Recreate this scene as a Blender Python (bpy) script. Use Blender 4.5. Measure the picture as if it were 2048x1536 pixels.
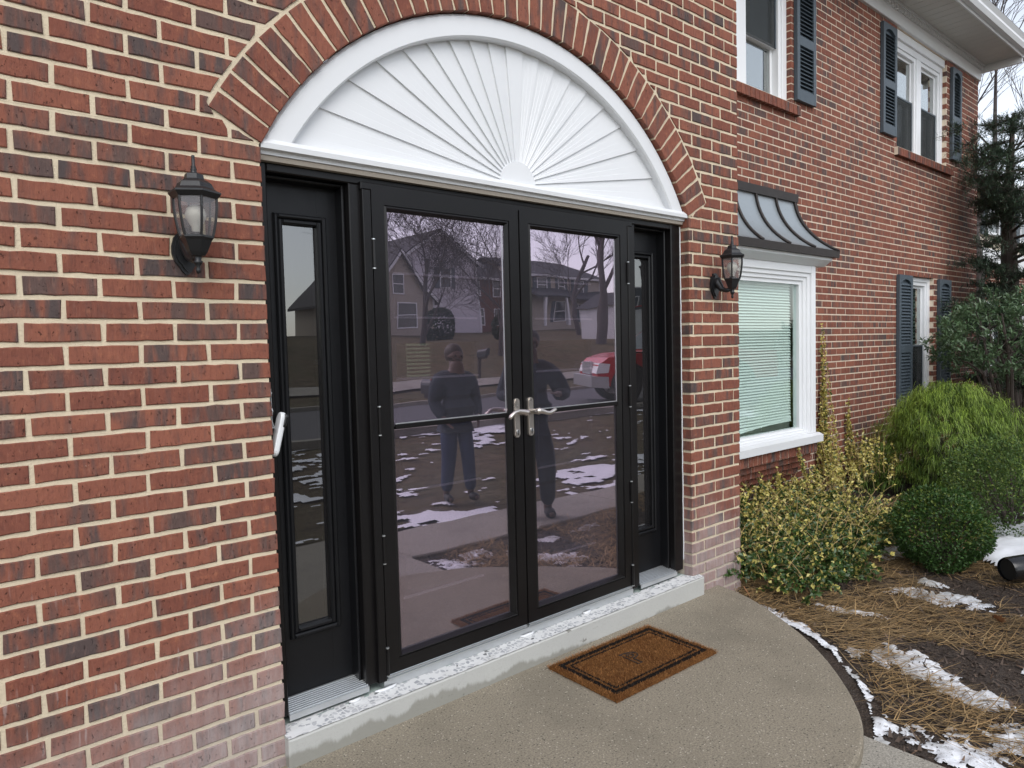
import bpy, math, random
import numpy as np
from mathutils import Vector, Matrix
for o in list(bpy.data.objects): bpy.data.objects.remove(o)
SC = bpy.context.scene
COL = SC.collection
RNG = np.random.default_rng(7)
random.seed(7)

# ------------------------------------------------------------------ camera
cd = bpy.data.cameras.new('camera'); cam = bpy.data.objects.new('camera', cd); COL.objects.link(cam)
cd.sensor_fit = 'HORIZONTAL'; cd.sensor_width = 36.0; cd.lens = 24.68
cd.clip_start = 0.05; cd.clip_end = 2000
RT = Vector((0.7605, -0.64886, -0.02475)); FW = Vector((0.64715, 0.76052, -0.05292)); UP = Vector((0.05315, 0.02423, 0.99829))
M = Matrix.Identity(4)
for i in range(3):
    M[i][0] = RT[i]; M[i][1] = UP[i]; M[i][2] = -FW[i]
M[0][3], M[1][3], M[2][3] = -0.9503, -2.4218, 1.4873
cam.matrix_world = M
SC.camera = cam

# ------------------------------------------------------------------ sky, sun, exposure
SUN_EL, SUN_AZ = math.radians(48), math.radians(205)      # overcast, brighter from the front of the house
w = bpy.data.worlds.new('World'); SC.world = w; w.use_nodes = True
nt = w.node_tree; nt.nodes.clear()
sky = nt.nodes.new('ShaderNodeTexSky'); sky.sky_type = 'NISHITA'; sky.sun_disc = False
sky.sun_elevation = SUN_EL; sky.sun_rotation = SUN_AZ
sky.air_density = 1.0; sky.dust_density = 1.0; sky.ozone_density = 1.0; sky.altitude = 50
hs = nt.nodes.new('ShaderNodeHueSaturation'); hs.inputs['Saturation'].default_value = 0.36
bgn = nt.nodes.new('ShaderNodeBackground'); bgn.inputs['Strength'].default_value = 0.125
ow = nt.nodes.new('ShaderNodeOutputWorld')
nt.links.new(sky.outputs[0], hs.inputs['Color']); nt.links.new(hs.outputs[0], bgn.inputs[0]); nt.links.new(bgn.outputs[0], ow.inputs[0])
ld = bpy.data.lights.new('sun', 'SUN'); ld.energy = 0.6; ld.angle = math.radians(40); ld.color = (1, .97, .93)
sun = bpy.data.objects.new('sun', ld); COL.objects.link(sun)
sd = Vector((math.sin(SUN_AZ) * math.cos(SUN_EL), math.cos(SUN_AZ) * math.cos(SUN_EL), math.sin(SUN_EL)))
sun.rotation_euler = sd.to_track_quat('Z', 'Y').to_euler(); sun.location = sd * 30
SC.view_settings.view_transform = 'Standard'; SC.view_settings.look = 'None'
SC.view_settings.exposure = 1.12; SC.view_settings.gamma = 1.0
SC.cycles.max_bounces = 8; SC.cycles.transparent_max_bounces = 16
SC.cycles.glossy_bounces = 4; SC.cycles.diffuse_bounces = 3; SC.cycles.transmission_bounces = 6
SC.cycles.caustics_reflective = False; SC.cycles.caustics_refractive = False
SC.cycles.use_denoising = True

# ------------------------------------------------------------------ materials
class N:
    """small node-graph helper"""
    def __init__(s, name):
        s.m = bpy.data.materials.new(name); s.m.use_nodes = True; s.t = s.m.node_tree; s.t.nodes.clear()
        s.out = s.t.nodes.new('ShaderNodeOutputMaterial')
    def n(s, typ, **kw):
        x = s.t.nodes.new('ShaderNode' + typ)
        for k, v in kw.items(): setattr(x, k, v)
        return x
    def l(s, a, b): s.t.links.new(a, b)
    def put(s, sock, v):
        if isinstance(v, bpy.types.NodeSocket): s.l(v, sock)
        elif isinstance(v, (tuple, list)) and len(v) == 3 and sock.type == 'RGBA': sock.default_value = (*v, 1)
        else: sock.default_value = v
    def pos(s): return s.n('NewGeometry').outputs['Position']
    def attr(s, name, out='Fac'): return s.n('Attribute', attribute_name=name).outputs[out]
    def map(s, v, scale=(1, 1, 1), loc=(0, 0, 0)):
        m = s.n('Mapping'); s.put(m.inputs['Vector'], v); m.inputs['Scale'].default_value = scale; s.put(m.inputs['Location'], loc); return m.outputs[0]
    def noise(s, v, scale, detail=3, rough=.55, out='Fac'):
        x = s.n('TexNoise'); s.put(x.inputs['Vector'], v); x.inputs['Scale'].default_value = scale
        x.inputs['Detail'].default_value = detail; x.inputs['Roughness'].default_value = rough; return x.outputs[out]
    def vor(s, v, scale, feature='F1', out='Distance', rnd=1.0):
        x = s.n('TexVoronoi', feature=feature); s.put(x.inputs['Vector'], v); x.inputs['Scale'].default_value = scale
        x.inputs['Randomness'].default_value = rnd
        return x.outputs[out]
    def math(s, op, a, b=0.0, c=None, clamp=False):
        x = s.n('Math', operation=op, use_clamp=clamp); s.put(x.inputs[0], a); s.put(x.inputs[1], b)
        if c is not None: s.put(x.inputs[2], c)
        return x.outputs[0]
    def step(s, v, a, b):
        x = s.n('MapRange', interpolation_type='SMOOTHSTEP'); s.put(x.inputs['Value'], v)
        x.inputs['From Min'].default_value = a; x.inputs['From Max'].default_value = b; return x.outputs[0]
    def mix(s, f, a, b, mode='MIX'):
        x = s.n('Mix', data_type='RGBA', blend_type=mode); s.put(x.inputs['Factor'], f); s.put(x.inputs['A'] if False else x.inputs[6], a); s.put(x.inputs[7], b); return x.outputs[2]
    def sep(s, v):
        x = s.n('SeparateXYZ'); s.l(v, x.inputs[0]); return x.outputs
    def comb(s, a, b, c):
        x = s.n('CombineXYZ'); s.put(x.inputs[0], a); s.put(x.inputs[1], b); s.put(x.inputs[2], c); return x.outputs[0]
    def bump(s, h, strength=.3, dist=.01, normal=None):
        x = s.n('Bump'); s.put(x.inputs['Height'], h); x.inputs['Strength'].default_value = strength; x.inputs['Distance'].default_value = dist
        if normal is not None: s.l(normal, x.inputs['Normal'])
        return x.outputs[0]
    def bsdf(s, col, rough=.6, metal=0.0, normal=None, spec=.5, **kw):
        b = s.n('BsdfPrincipled'); s.put(b.inputs['Base Color'], col); s.put(b.inputs['Roughness'], rough); s.put(b.inputs['Metallic'], metal)
        b.inputs['Specular IOR Level'].default_value = spec
        if normal is not None: s.l(normal, b.inputs['Normal'])
        for k, v in kw.items(): s.put(b.inputs[k], v)
        return b
    def done(s, sh): s.l(sh.outputs[0] if hasattr(sh, 'outputs') else sh, s.out.inputs[0]); return s.m

def plain(name, col, rough=.5, metal=0.0, var=.08, scale=6.0, bump=0.0, bscale=80, spec=.5):
    g = N(name); p = g.pos()
    n1 = g.noise(p, scale, 4); k = g.math('MULTIPLY_ADD', n1, 2 * var, 1 - var)
    c = g.mix(1.0, col, g.comb(k, k, k), 'MULTIPLY')
    nr = g.bump(g.noise(p, bscale, 3), bump, .004) if bump else None
    r = g.math('MULTIPLY_ADD', g.noise(p, scale * 3, 3), .16, rough - .08)
    return g.done(g.bsdf(c, r, metal, nr, spec))

def brick_mat():
    g = N('brick'); p = g.pos(); x, y, z = g.sep(p); bid = g.attr('bid')
    off = g.math('MULTIPLY', bid, 61.7); al = g.math('ADD', x, y)
    band = g.noise(g.comb(g.math('MULTIPLY', al, 17.0), off, g.math('MULTIPLY', z, 3.0)), 1.0, 3.5, .65)
    bias = g.math('FRACT', g.math('MULTIPLY', bid, 7.31))
    tone = g.math('ADD', g.math('MULTIPLY_ADD', band, 2.0, -.45), g.math('MULTIPLY', g.math('POWER', bias, 2.2), .40))
    dk = g.step(tone, .58, 1.08)
    red = g.mix(g.math('FRACT', g.math('MULTIPLY', bid, 23.7)), (.262, .096, .062), (.190, .066, .045))
    blot = g.noise(g.map(p, (1, 1, .8)), 34, 5, .7)
    c = g.mix(g.step(blot, .50, .78), red, (.33, .125, .072))
    c = g.mix(g.math('MULTIPLY', g.step(blot, .46, .28), .55), c, (.085, .036, .030))
    dark = g.mix(g.math('FRACT', g.math('MULTIPLY', bid, 41.3)), (.118, .072, .062), (.080, .062, .060))
    dark = g.mix(g.step(blot, .52, .75), dark, (.155, .105, .088))
    c = g.mix(dk, c, dark)
    drag = g.noise(g.map(p, (1, 1, .16)), 75, 3, .7)
    c = g.mix(g.math('MULTIPLY', g.step(drag, .52, .72), .30), c, (.055, .034, .030)); c = g.mix(g.math('MULTIPLY', g.step(drag, .44, .28), .22), c, (.36, .19, .14))
    pit = g.step(g.noise(g.map(p, (1, 1, .6)), 85, 4, .75), .60, .70)
    c = g.mix(g.math('MULTIPLY', pit, .6), c, (.028, .02, .018))
    fl = g.step(g.noise(g.map(p, (1, 1, 1), (3, 1, 7)), 120, 3, .7), .69, .76); c = g.mix(g.math('MULTIPLY', fl, .55), c, (.50, .40, .32))
    # pale lime bloom low on the walls, heaviest beside the doorway
    jam = g.math('MINIMUM', g.math('ABSOLUTE', g.math('SUBTRACT', x, -.02)), g.math('ABSOLUTE', g.math('SUBTRACT', x, 2.60)))
    h = g.math('ADD', g.math('ADD', z, g.math('MULTIPLY', jam, .38)), g.math('MULTIPLY', g.math('SUBTRACT', g.noise(p, 5, 3), .5), .60))
    near = g.step(y, .5, .2)
    ef = g.math('MULTIPLY', g.math('MULTIPLY', g.step(h, .78, .12), near), g.math('MULTIPLY_ADD', g.noise(g.map(p, (1, 1, .25)), 34, 4, .65), 1.1, .22), clamp=True)
    c = g.mix(g.math('MULTIPLY', ef, .86), c, (.40, .345, .335))
    streak = g.step(g.noise(g.map(p, (1, 1, .12)), 60, 2), .62, .74)
    c = g.mix(g.math('MULTIPLY', g.math('MULTIPLY', streak, g.step(z, 1.25, .3)), .38), c, (.46, .40, .385))
    hgt = g.math('ADD', g.math('ADD', g.math('MULTIPLY', drag, .9), g.math('MULTIPLY', blot, .8)), g.math('MULTIPLY', pit, -1.1))
    return g.done(g.bsdf(c, .84, 0, g.bump(hgt, .8, .005), .25))

def mortar_mat(name, col):
    g = N(name); p = g.pos(); x, y, z = g.sep(p)
    c = g.mix(g.noise(p, 9, 4), col, tuple(v * .78 for v in col))
    c = g.mix(g.math('MULTIPLY', g.step(g.noise(p, 160, 2), .62, .75), .35), c, (.30, .24, .17))
    c = g.mix(g.math('MULTIPLY', g.step(z, .45, 0.0), .6), c, (.40, .36, .34))
    return g.done(g.bsdf(c, .9, 0, g.bump(g.noise(p, 130, 4, .7), .8, .004), .2))

def glass_mat(name, tint, base, refl=(1, 1, 1), haze=0.0):
    g = N(name)
    lw = g.n('LayerWeight'); lw.inputs[0].default_value = .5           # Schlick curve, same from both sides of the pane
    f = g.math('MULTIPLY_ADD', g.math('POWER', lw.outputs['Facing'], 4.0), .8, base, clamp=True)
    t = g.n('BsdfTransparent'); g.put(t.inputs[0], tint)
    gl = g.n('BsdfGlossy'); g.put(gl.inputs['Color'], refl); gl.inputs['Roughness'].default_value = 0.0
    nz = g.bump(g.noise(g.pos(), 1.1, 2), .012, .3); g.l(nz, gl.inputs['Normal'])
    m = g.n('MixShader'); g.l(f, m.inputs[0]); g.l(t.outputs[0], m.inputs[1]); g.l(gl.outputs[0], m.inputs[2])
    if haze:
        df = g.n('BsdfDiffuse'); g.put(df.inputs[0], (.55, .52, .55)); m2 = g.n('MixShader'); g.l(m.outputs[0], m2.inputs[1]); g.l(df.outputs[0], m2.inputs[2])  # pale diffuse veil mixed over the pane to paint its haze
        sp = g.step(g.noise(g.pos(), 55, 3, .7), .66, .76)
        g.l(g.math('ADD', g.math('MULTIPLY_ADD', g.noise(g.pos(), 3, 4, .6), haze * 1.4, haze * .3), g.math('MULTIPLY', sp, haze * .8)), m2.inputs[0]); m = m2
    return g.done(m)

def leaf_mat(name, rough=.45, trans=.25, spec=.4):
    g = N(name); c = g.attr('lc', 'Color')
    b = g.bsdf(c, rough, 0, None, spec)
    tr = g.n('BsdfTranslucent'); g.l(c, tr.inputs[0])
    m = g.n('MixShader'); m.inputs[0].default_value = trans; g.l(b.outputs[0], m.inputs[1]); g.l(tr.outputs[0], m.inputs[2])
    return g.done(m)

def concrete_mat(name, c1, c2, damp=0.0):
    g = N(name); p = g.pos(); x, y, z = g.sep(p)
    c = g.mix(g.noise(p, 2.2, 5, .6), c1, c2)
    c = g.mix(g.math('MULTIPLY', g.step(g.noise(p, 5.5, 4), .5, .75), .4), c, tuple(v * .72 for v in c1))
    d = g.vor(p, 100); idc = g.vor(p, 100, out='Color'); sx = g.sep(idc)
    blk = g.math('MULTIPLY', g.step(d, .36, .22), g.step(sx[0], .80, .84))
    wht = g.math('MULTIPLY', g.step(d, .36, .22), g.step(sx[1], .86, .89))
    fine = g.noise(p, 130, 5, .85)
    c = g.mix(.75, c, g.mix(g.step(fine, .30, .70), tuple(v * .30 for v in c1), tuple(min(1, v * 1.75) for v in c2)))
    c = g.mix(g.math('MULTIPLY', g.step(g.noise(p, 1.3, 4, .65), .48, .70), .5), c, tuple(v * .55 for v in c1))
    c = g.mix(g.math('MULTIPLY', blk, .85), c, (.045, .042, .038)); c = g.mix(g.math('MULTIPLY', wht, .7), c, (.60, .54, .45))
    hgt = g.math('ADD', g.math('MULTIPLY', fine, .7), g.math('MULTIPLY', g.math('ADD', blk, wht), .5))
    return g.done(g.bsdf(c, .82, 0, g.bump(hgt, .5, .004), .3))

def step_mat():
    g = N('step_concrete'); p = g.pos(); x, y, z = g.sep(p)
    c = g.mix(g.noise(p, 4, 5, .6), (.50, .50, .47), (.42, .42, .40))
    c = g.mix(g.math('MULTIPLY', g.step(g.noise(p, 150, 3, .7), .55, .75), .35), c, (.28, .27, .25))
    wet = g.math('ADD', g.math('MULTIPLY', g.noise(g.map(p, (1, 1, .3)), 2.6, 6, .7), .20), g.math('MULTIPLY_ADD', z, -1.0, g.math('MULTIPLY', g.step(x, 1.0, 1.6), -.04)))
    c = g.mix(g.math('MULTIPLY', g.step(wet, .050, .072), .62), c, (.17, .16, .125))
    sp = g.math('MULTIPLY', g.step(g.noise(p, 24, 4, .6), .60, .68), g.step(g.noise(g.map(p, (1, 1, 1), (4, 0, 0)), 2.4, 2), .52, .62))
    c = g.mix(g.math('MULTIPLY', sp, .7), c, (.12, .11, .09))
    return g.done(g.bsdf(c, .85, 0, g.bump(g.noise(p, 90, 4), .35, .004), .3))

def terrazzo_mat():
    g = N('terrazzo'); p = g.pos()
    pp = g.n('VectorMath', operation='ADD'); g.l(p, pp.inputs[0])
    sc = g.n('VectorMath', operation='SCALE'); g.l(g.noise(p, 40, 2, out='Color'), sc.inputs[0]); sc.inputs['Scale'].default_value = .02; g.l(sc.outputs[0], pp.inputs[1])
    v = pp.outputs[0]
    e = g.vor(v, 46, 'DISTANCE_TO_EDGE'); ic = g.sep(g.vor(v, 46, out='Color'))
    chip = g.math('MULTIPLY', g.step(e, .10, .16), g.step(ic[0], .36, .40))
    cc = g.mix(ic[1], (.36, .37, .39), (.56, .56, .565)); cc = g.mix(g.step(ic[2], .90, .93), cc, (.16, .16, .165))
    c = g.mix(chip, (.72, .72, .71), cc)
    c = g.mix(g.math('MULTIPLY', g.step(g.noise(p, 9, 4), .55, .75), .3), c, (.40, .38, .34))
    return g.done(g.bsdf(c, .55, 0, g.bump(g.math('ADD', chip, g.noise(p, 150, 3)), .35, .004), .4))

MT = {}
MT['brick'] = brick_mat()
MT['mortar'] = mortar_mat('mortar', (.76, .645, .47))
MT['mortar_far'] = mortar_mat('mortar_far', (.80, .675, .53))
MT['white'] = plain('white_paint', (.72, .73, .74), .42, var=.04, scale=3)
MT['vinyl'] = plain('white_vinyl', (.80, .81, .82), .35, var=.03, scale=3)
MT['soffit'] = plain('soffit_paint', (.60, .59, .56), .6, var=.05)
MT['black'] = plain('black_door_paint', (.0068, .0070, .0082), .38, var=.2, bump=.04, spec=.32)
MT['bronze'] = plain('dark_bronze_metal', (.0065, .0058, .0060), .34, var=.25, spec=.32)
MT['lantern'] = plain('lantern_metal', (.012, .0125, .014), .38, var=.25, bump=.12, bscale=200)
MT['silver'] = plain('brushed_aluminium', (.62, .64, .65), .38, .85, var=.1, scale=30)
MT['nickel'] = plain('satin_nickel', (.63, .58, .53), .30, .9, var=.05)
MT['shutter'] = plain('blue_grey_shutter', (.066, .086, .104), .55, var=.15)
MT['rubber'] = plain('black_rubber', (.012, .012, .012), .6)
MT['blackplastic'] = plain('black_plastic', (.010, .010, .011), .22)
MT['step'] = step_mat(); MT['terrazzo'] = terrazzo_mat()
MT['porch'] = concrete_mat('porch_concrete', (.315, .275, .208), (.24, .208, .158))
MT['walk'] = concrete_mat('walk_concrete', (.36, .33, .28), (.30, .28, .24))
MT['stormglass'] = glass_mat('storm_glass', (.70, .69, .74), .35, (1.0, .84, .975), .030)
MT['glass'] = glass_mat('window_glass', (.70, .78, .75), .30)
MT['sideglass'] = glass_mat('sidelight_glass', (.30, .29, .29), .16, (1, 1, 1), .02)
MT['lampglass'] = glass_mat('lantern_glass', (.80, .79, .74), .03, (1, 1, 1), .16)
MT['innerdoor'] = plain('inner_door_paint', (.095, .135, .165), .5, var=.06)
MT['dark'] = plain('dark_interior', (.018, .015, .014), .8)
MT['blind'] = plain('blind_slats', (.82, .84, .81), .5, var=.04)
MT['bulb'] = plain('frosted_bulb', (.82, .82, .80), .3, var=.02)
MT['leaf'] = leaf_mat('leaf'); MT['glossleaf'] = leaf_mat('gloss_leaf', .32, .18, .5)
MT['needle'] = leaf_mat('needle', .6, .15, .2)
MT['bark'] = plain('bark', (.065, .050, .042), .9, var=.35, scale=14, bump=.6, bscale=40)
MT['greybark'] = plain('grey_bark', (.085, .07, .068), .9, var=.3, scale=10, bump=.5, bscale=40)
MT['stem'] = plain('vine_stem', (.36, .25, .11), .8, var=.3, scale=20)
MT['roofshingle'] = plain('roof_shingle', (.055, .055, .06), .9, var=.35, scale=9, bump=.4, bscale=30)
def snow_mat():
    g = N('snow'); p = g.pos()
    c = g.mix(g.step(g.noise(p, 5, 4), .42, .66), (.80, .82, .86), (.47, .47, .46))
    c = g.mix(g.math('MULTIPLY', g.step(g.noise(p, 45, 5, .75), .54, .66), .85), c, (.12, .095, .08))
    return g.done(g.bsdf(c, .45, 0, g.bump(g.noise(p, 40, 4), .5, .01), .4))
MT['snow'] = snow_mat()
MT['cleansnow'] = plain('clean_snow', (.84, .86, .90), .5, var=.03, bump=.25, bscale=30)
def mulch_mat():
    g = N('mulch'); p = g.pos()
    c = g.mix(g.noise(p, 14, 5, .7), (.026, .019, .016), (.085, .062, .048))
    c = g.mix(g.math('MULTIPLY', g.step(g.noise(g.map(p, (1, 2.2, 1)), 90, 3, .7), .52, .7), .75), c, (.17, .125, .085))
    d = g.vor(p, 60); wet = g.step(g.noise(p, 2.2, 3), .45, .62)
    return g.done(g.bsdf(c, g.math('MULTIPLY_ADD', wet, -.35, .9), 0, g.bump(g.math('ADD', d, g.noise(p, 130, 4, .7)), 1.0, .012), .35))
MT['mulch'] = mulch_mat()
def lawn_mat():
    g = N('winter_lawn'); p = g.pos()
    c = g.mix(g.step(g.noise(p, .9, 4), .38, .65), (.115, .085, .048), (.085, .082, .038))
    c = g.mix(g.math('MULTIPLY', g.noise(g.map(p, (1, 2.5, 1)), 22, 5, .75), .8), c, (.17, .135, .085))
    c = g.mix(g.math('MULTIPLY', g.step(g.noise(p, 9, 6, .8), .50, .68), .75), c, (.045, .032, .022)); c = g.mix(g.math('MULTIPLY', g.step(g.noise(p, 26, 5, .8), .58, .72), .6), c, (.24, .19, .12))
    mid = g.noise(g.map(p, (1, 1.8, 1)), 2.6, 7, .8); c = g.mix(g.math('MULTIPLY', g.step(mid, .52, .66), .6), c, (.22, .185, .12)); c = g.mix(g.math('MULTIPLY', g.step(mid, .48, .36), .7), c, (.05, .042, .026))
    return g.done(g.bsdf(c, .95, 0, g.bump(g.noise(p, 45, 5, .75), 1.0, .03), .15))
MT['lawn'] = lawn_mat()
MT['asphalt'] = plain('asphalt', (.085, .083, .088), .8, var=.15, scale=3, bump=.3, bscale=60)
MT['siding'] = plain('pale_siding', (.64, .61, .64), .6, var=.04)
MT['cream'] = plain('cream_siding', (.55, .48, .37), .6, var=.04)
MT['tan'] = plain('tan_siding', (.44, .39, .32), .6, var=.06)
MT['housebrick'] = plain('house_brick', (.17, .075, .055), .85, var=.3, scale=20)
MT['darkpane'] = plain('dark_pane', (.03, .035, .04), .08)
MT['red'] = plain('red_truck_paint', (.50, .012, .018), .22, var=.03)
MT['skin'] = plain('skin', (.15, .095, .075), .5, var=.04)
MT['hair'] = plain('hair', (.05, .035, .025), .6)
MT['jacket'] = plain('navy_jacket', (.030, .038, .050), .9, var=.35, scale=9, bump=.6, bscale=18)
MT['jeans'] = plain('blue_jeans', (.035, .050, .100), .9, var=.4, scale=8, bump=.6, bscale=16)
MT['shoe'] = plain('dark_shoe', (.02, .018, .016), .6)
MT['straw'] = leaf_mat('straw', .7, .15, .3)

# ------------------------------------------------------------------ mesh helpers
class MB:
    def __init__(s): s.v = []; s.f = []; s.a = []
    def face(s, *idx, a=0.0): s.f.append(tuple(idx)); s.a.append(a)
    def box(s, x0, x1, y0, y1, z0, z1, a=0.0):
        b = len(s.v); s.v += [(x0, y0, z0), (x1, y0, z0), (x1, y1, z0), (x0, y1, z0), (x0, y0, z1), (x1, y0, z1), (x1, y1, z1), (x0, y1, z1)]
        for q in ((0, 3, 2, 1), (4, 5, 6, 7), (0, 1, 5, 4), (1, 2, 6, 5), (2, 3, 7, 6), (3, 0, 4, 7)): s.face(*[b + i for i in q], a=a)
        return s
    def cbox(s, x0, x1, y0, y1, z0, z1, c=.004):
        """box with chamfered edges on the y0 (front) side"""
        b = len(s.v)
        s.v += [(x0, y1, z0), (x1, y1, z0), (x1, y1, z1), (x0, y1, z1), (x0, y0 + c, z0), (x1, y0 + c, z0), (x1, y0 + c, z1), (x0, y0 + c, z1),
                (x0 + c, y0, z0 + c), (x1 - c, y0, z0 + c), (x1 - c, y0, z1 - c), (x0 + c, y0, z1 - c)]
        for q in ((3, 2, 1, 0), (8, 9, 10, 11)): s.face(*[b + i for i in q])
        for k in range(4):
            j = (k + 1) % 4
            s.face(b + k, b + j, b + 4 + j, b + 4 + k); s.face(b + 4 + k, b + 4 + j, b + 8 + j, b + 8 + k)
        return s
    def tube(s, path, rad, n=8, cap=True, a=0.0):
        P = [Vector(p) for p in path]; rad = rad if hasattr(rad, '__len__') else [rad] * len(P); b = len(s.v)
        t0 = (P[1] - P[0]).normalized(); u = t0.orthogonal().normalized()
        for i, p in enumerate(P):
            t = (P[min(i + 1, len(P) - 1)] - P[max(i - 1, 0)]).normalized()
            u = (u - t * u.dot(t)); u = u.normalized() if u.length > 1e-6 else t.orthogonal().normalized(); v = t.cross(u)
            for k in range(n):
                an = 2 * math.pi * k / n; q = p + (u * math.cos(an) + v * math.sin(an)) * rad[i]; s.v.append(tuple(q))
        for i in range(len(P) - 1):
            for k in range(n):
                j = (k + 1) % n; s.face(b + i * n + k, b + i * n + j, b + (i + 1) * n + j, b + (i + 1) * n + k, a=a)
        if cap:
            s.face(*[b + k for k in range(n)][::-1], a=a); s.face(*[b + (len(P) - 1) * n + k for k in range(n)], a=a)
        return s
    def lathe(s, prof, c, n=16, rot=0.0, cap=True):
        """revolve (r, z) profile about the vertical axis through c"""
        b = len(s.v)
        for r, z in prof:
            for k in range(n):
                an = 2 * math.pi * k / n + rot; s.v.append((c[0] + r * math.cos(an), c[1] + r * math.sin(an), c[2] + z))
        for i in range(len(prof) - 1):
            for k in range(n):
                j = (k + 1) % n; s.face(b + i * n + k, b + i * n + j, b + (i + 1) * n + j, b + (i + 1) * n + k)
        if cap:
            s.face(*[b + k for k in range(n)][::-1]); s.face(*[b + (len(prof) - 1) * n + k for k in range(n)])
        return s
    def prism(s, pts, y0, y1, axis='y'):
        """extrude polygon given in (x,z) along y (or (y,z) along x, (x,y) along z)"""
        b = len(s.v); n = len(pts)
        for d in (y0, y1):
            for p, q in pts: s.v.append((p, d, q) if axis == 'y' else ((d, p, q) if axis == 'x' else (p, q, d)))
        s.face(*[b + i for i in range(n)]); s.face(*[b + n + i for i in range(n)][::-1])
        for i in range(n):
            j = (i + 1) % n; s.face(b + j, b + i, b + n + i, b + n + j)
        return s
    def build(s, name, mat, parent=None, smooth=False, fix=True, bid=False, origin=None):
        me = bpy.data.meshes.new(name)
        V = s.v
        if origin is not None: V = [(p[0] - origin[0], p[1] - origin[1], p[2] - origin[2]) for p in V]
        me.from_pydata(V, [], s.f); me.update()
        if fix:
            import bmesh
            bm = bmesh.new(); bm.from_mesh(me); bmesh.ops.recalc_face_normals(bm, faces=bm.faces); bm.to_mesh(me); bm.free()
        if bid:
            at = me.attributes.new('bid', 'FLOAT', 'FACE'); at.data.foreach_set('value', np.array(s.a, dtype=np.float32))
        return link(name, me, mat, parent, smooth, origin)
def link(name, me, mat, parent=None, smooth=False, origin=None):
    if mat is not None: me.materials.append(MT[mat] if isinstance(mat, str) else mat)
    if smooth: me.shade_smooth()
    o = bpy.data.objects.new(name, me); COL.objects.link(o); o.parent = parent
    if origin is not None: o.location = origin
    return o
def np_mesh(name, V, F, mat, parent=None, col=None, smooth=False):
    me = bpy.data.meshes.new(name); V = np.asarray(V, dtype=np.float32); F = np.asarray(F, dtype=np.int32); k = F.shape[1]
    me.vertices.add(len(V)); me.vertices.foreach_set('co', V.ravel())
    me.loops.add(F.size); me.loops.foreach_set('vertex_index', F.ravel())
    me.polygons.add(len(F)); me.polygons.foreach_set('loop_start', np.arange(0, F.size, k, dtype=np.int32))
    me.update(calc_edges=True); me.validate()
    if col is not None:
        at = me.attributes.new('lc', 'FLOAT_COLOR', 'FACE'); c = np.ones((len(F), 4), np.float32); c[:, :3] = col; at.data.foreach_set('color', c.ravel())
    return link(name, me, mat, parent, smooth)
def tag(o, label=None, cat=None, group=None, kind=None):
    if label: o['label'] = label
    if cat: o['category'] = cat
    if group: o['group'] = group
    if kind: o['kind'] = kind
    return o
def empty(name, loc=(0, 0, 0), parent=None, rz=0.0):
    o = bpy.data.objects.new(name, None); COL.objects.link(o); o.location = loc; o.rotation_euler = (0, 0, rz); o.parent = parent; o.empty_display_size = .1
    return o
def sub(v, i): return v
ZS = 2.205                                              # spring line of the door arch above the porch
H = 8 / 3 * .0254; BP = .2032; MJ = .0142; MF = .0124               # brick course, brick pitch, joint width
W_, W2 = 2.470, .5135                                   # door opening width, right pier width
YB = .87                                                # face of the recessed main wall
ACX, ACZ, ARI, ARO = W_ / 2, ZS - .651, 1.396, 1.596     # door arch circle

# ------------------------------------------------------------------ ground, road, paths
def gz(x, y):
    """terrain height"""
    def sm(a, b, t):
        t = min(1, max(0, (t - a) / (b - a))); return t * t * (3 - 2 * t)
    z = -.095 + .19 * sm(-3.5, -7.2, y)
    z += .35 * sm(-13.2, -16, y) + 1.25 * sm(-15, -24, y) + .75 * sm(-24, -40, y) + .6 * sm(-30, -50, y) * sm(25, 45, x)
    return z
gx = np.concatenate([np.arange(-60, -6, 6.), np.arange(-6, 24, 1.), np.arange(24, 121, 6.)])
gy = np.concatenate([np.arange(-140, -48, 8.), np.arange(-48, 6, 1.), np.arange(6, 90, 8.)])
GV = [(x, y, gz(x, y) - .03) for y in gy for x in gx]; nx = len(gx)
GF = [(j * nx + i, j * nx + i + 1, (j + 1) * nx + i + 1, (j + 1) * nx + i) for j in range(len(gy) - 1) for i in range(nx - 1)]
tag(np_mesh('ground', GV, GF, 'lawn', smooth=True), kind='structure')
def ribbon(name, y0, y1, x0, x1, dz, mat, step=2.0, cross=4):
    xs = np.arange(x0, x1 + .1, step); ys = np.linspace(y0, y1, cross + 1)
    V = [(x, y, gz(x, y) + dz) for y in ys for x in xs]; n = len(xs)
    F = [(j * n + i, j * n + i + 1, (j + 1) * n + i + 1, (j + 1) * n + i) for j in range(cross) for i in range(n - 1)]
    return tag(np_mesh(name, V, F, mat), kind='structure')
ribbon('road', -13.0, -7.3, -60, 120, .015, 'asphalt', cross=8)
kb = MB()
for y in (-7.3, -13.2): kb.box(-60, 120, y, y + .18, gz(0, y) - .2, gz(0, y) + .11)
tag(kb.build('kerb', 'walk'), kind='structure')
ribbon('pavement', -16.2, -15.0, -60, 120, .03, 'walk')
def slab(name, x0, x1, y0, y1, zt, mat):
    m = MB(); c = .012
    m.prism([(x0, y0), (x1, y0), (x1, y1), (x0, y1)], zt - .12, zt - c, 'z')
    b = len(m.v); m.v += [(x0, y0, zt - c), (x1, y0, zt - c), (x1, y1, zt - c), (x0, y1, zt - c), (x0 + c, y0 + c, zt), (x1 - c, y0 + c, zt), (x1 - c, y1 - c, zt), (x0 + c, y1 - c, zt)]
    m.face(b + 4, b + 5, b + 6, b + 7)
    for k in range(4): m.face(b + k, b + (k + 1) % 4, b + 4 + (k + 1) % 4, b + 4 + k)
    return m
pth = empty('path', (1, -2, -.1)); tag(pth, kind='structure')
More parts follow.
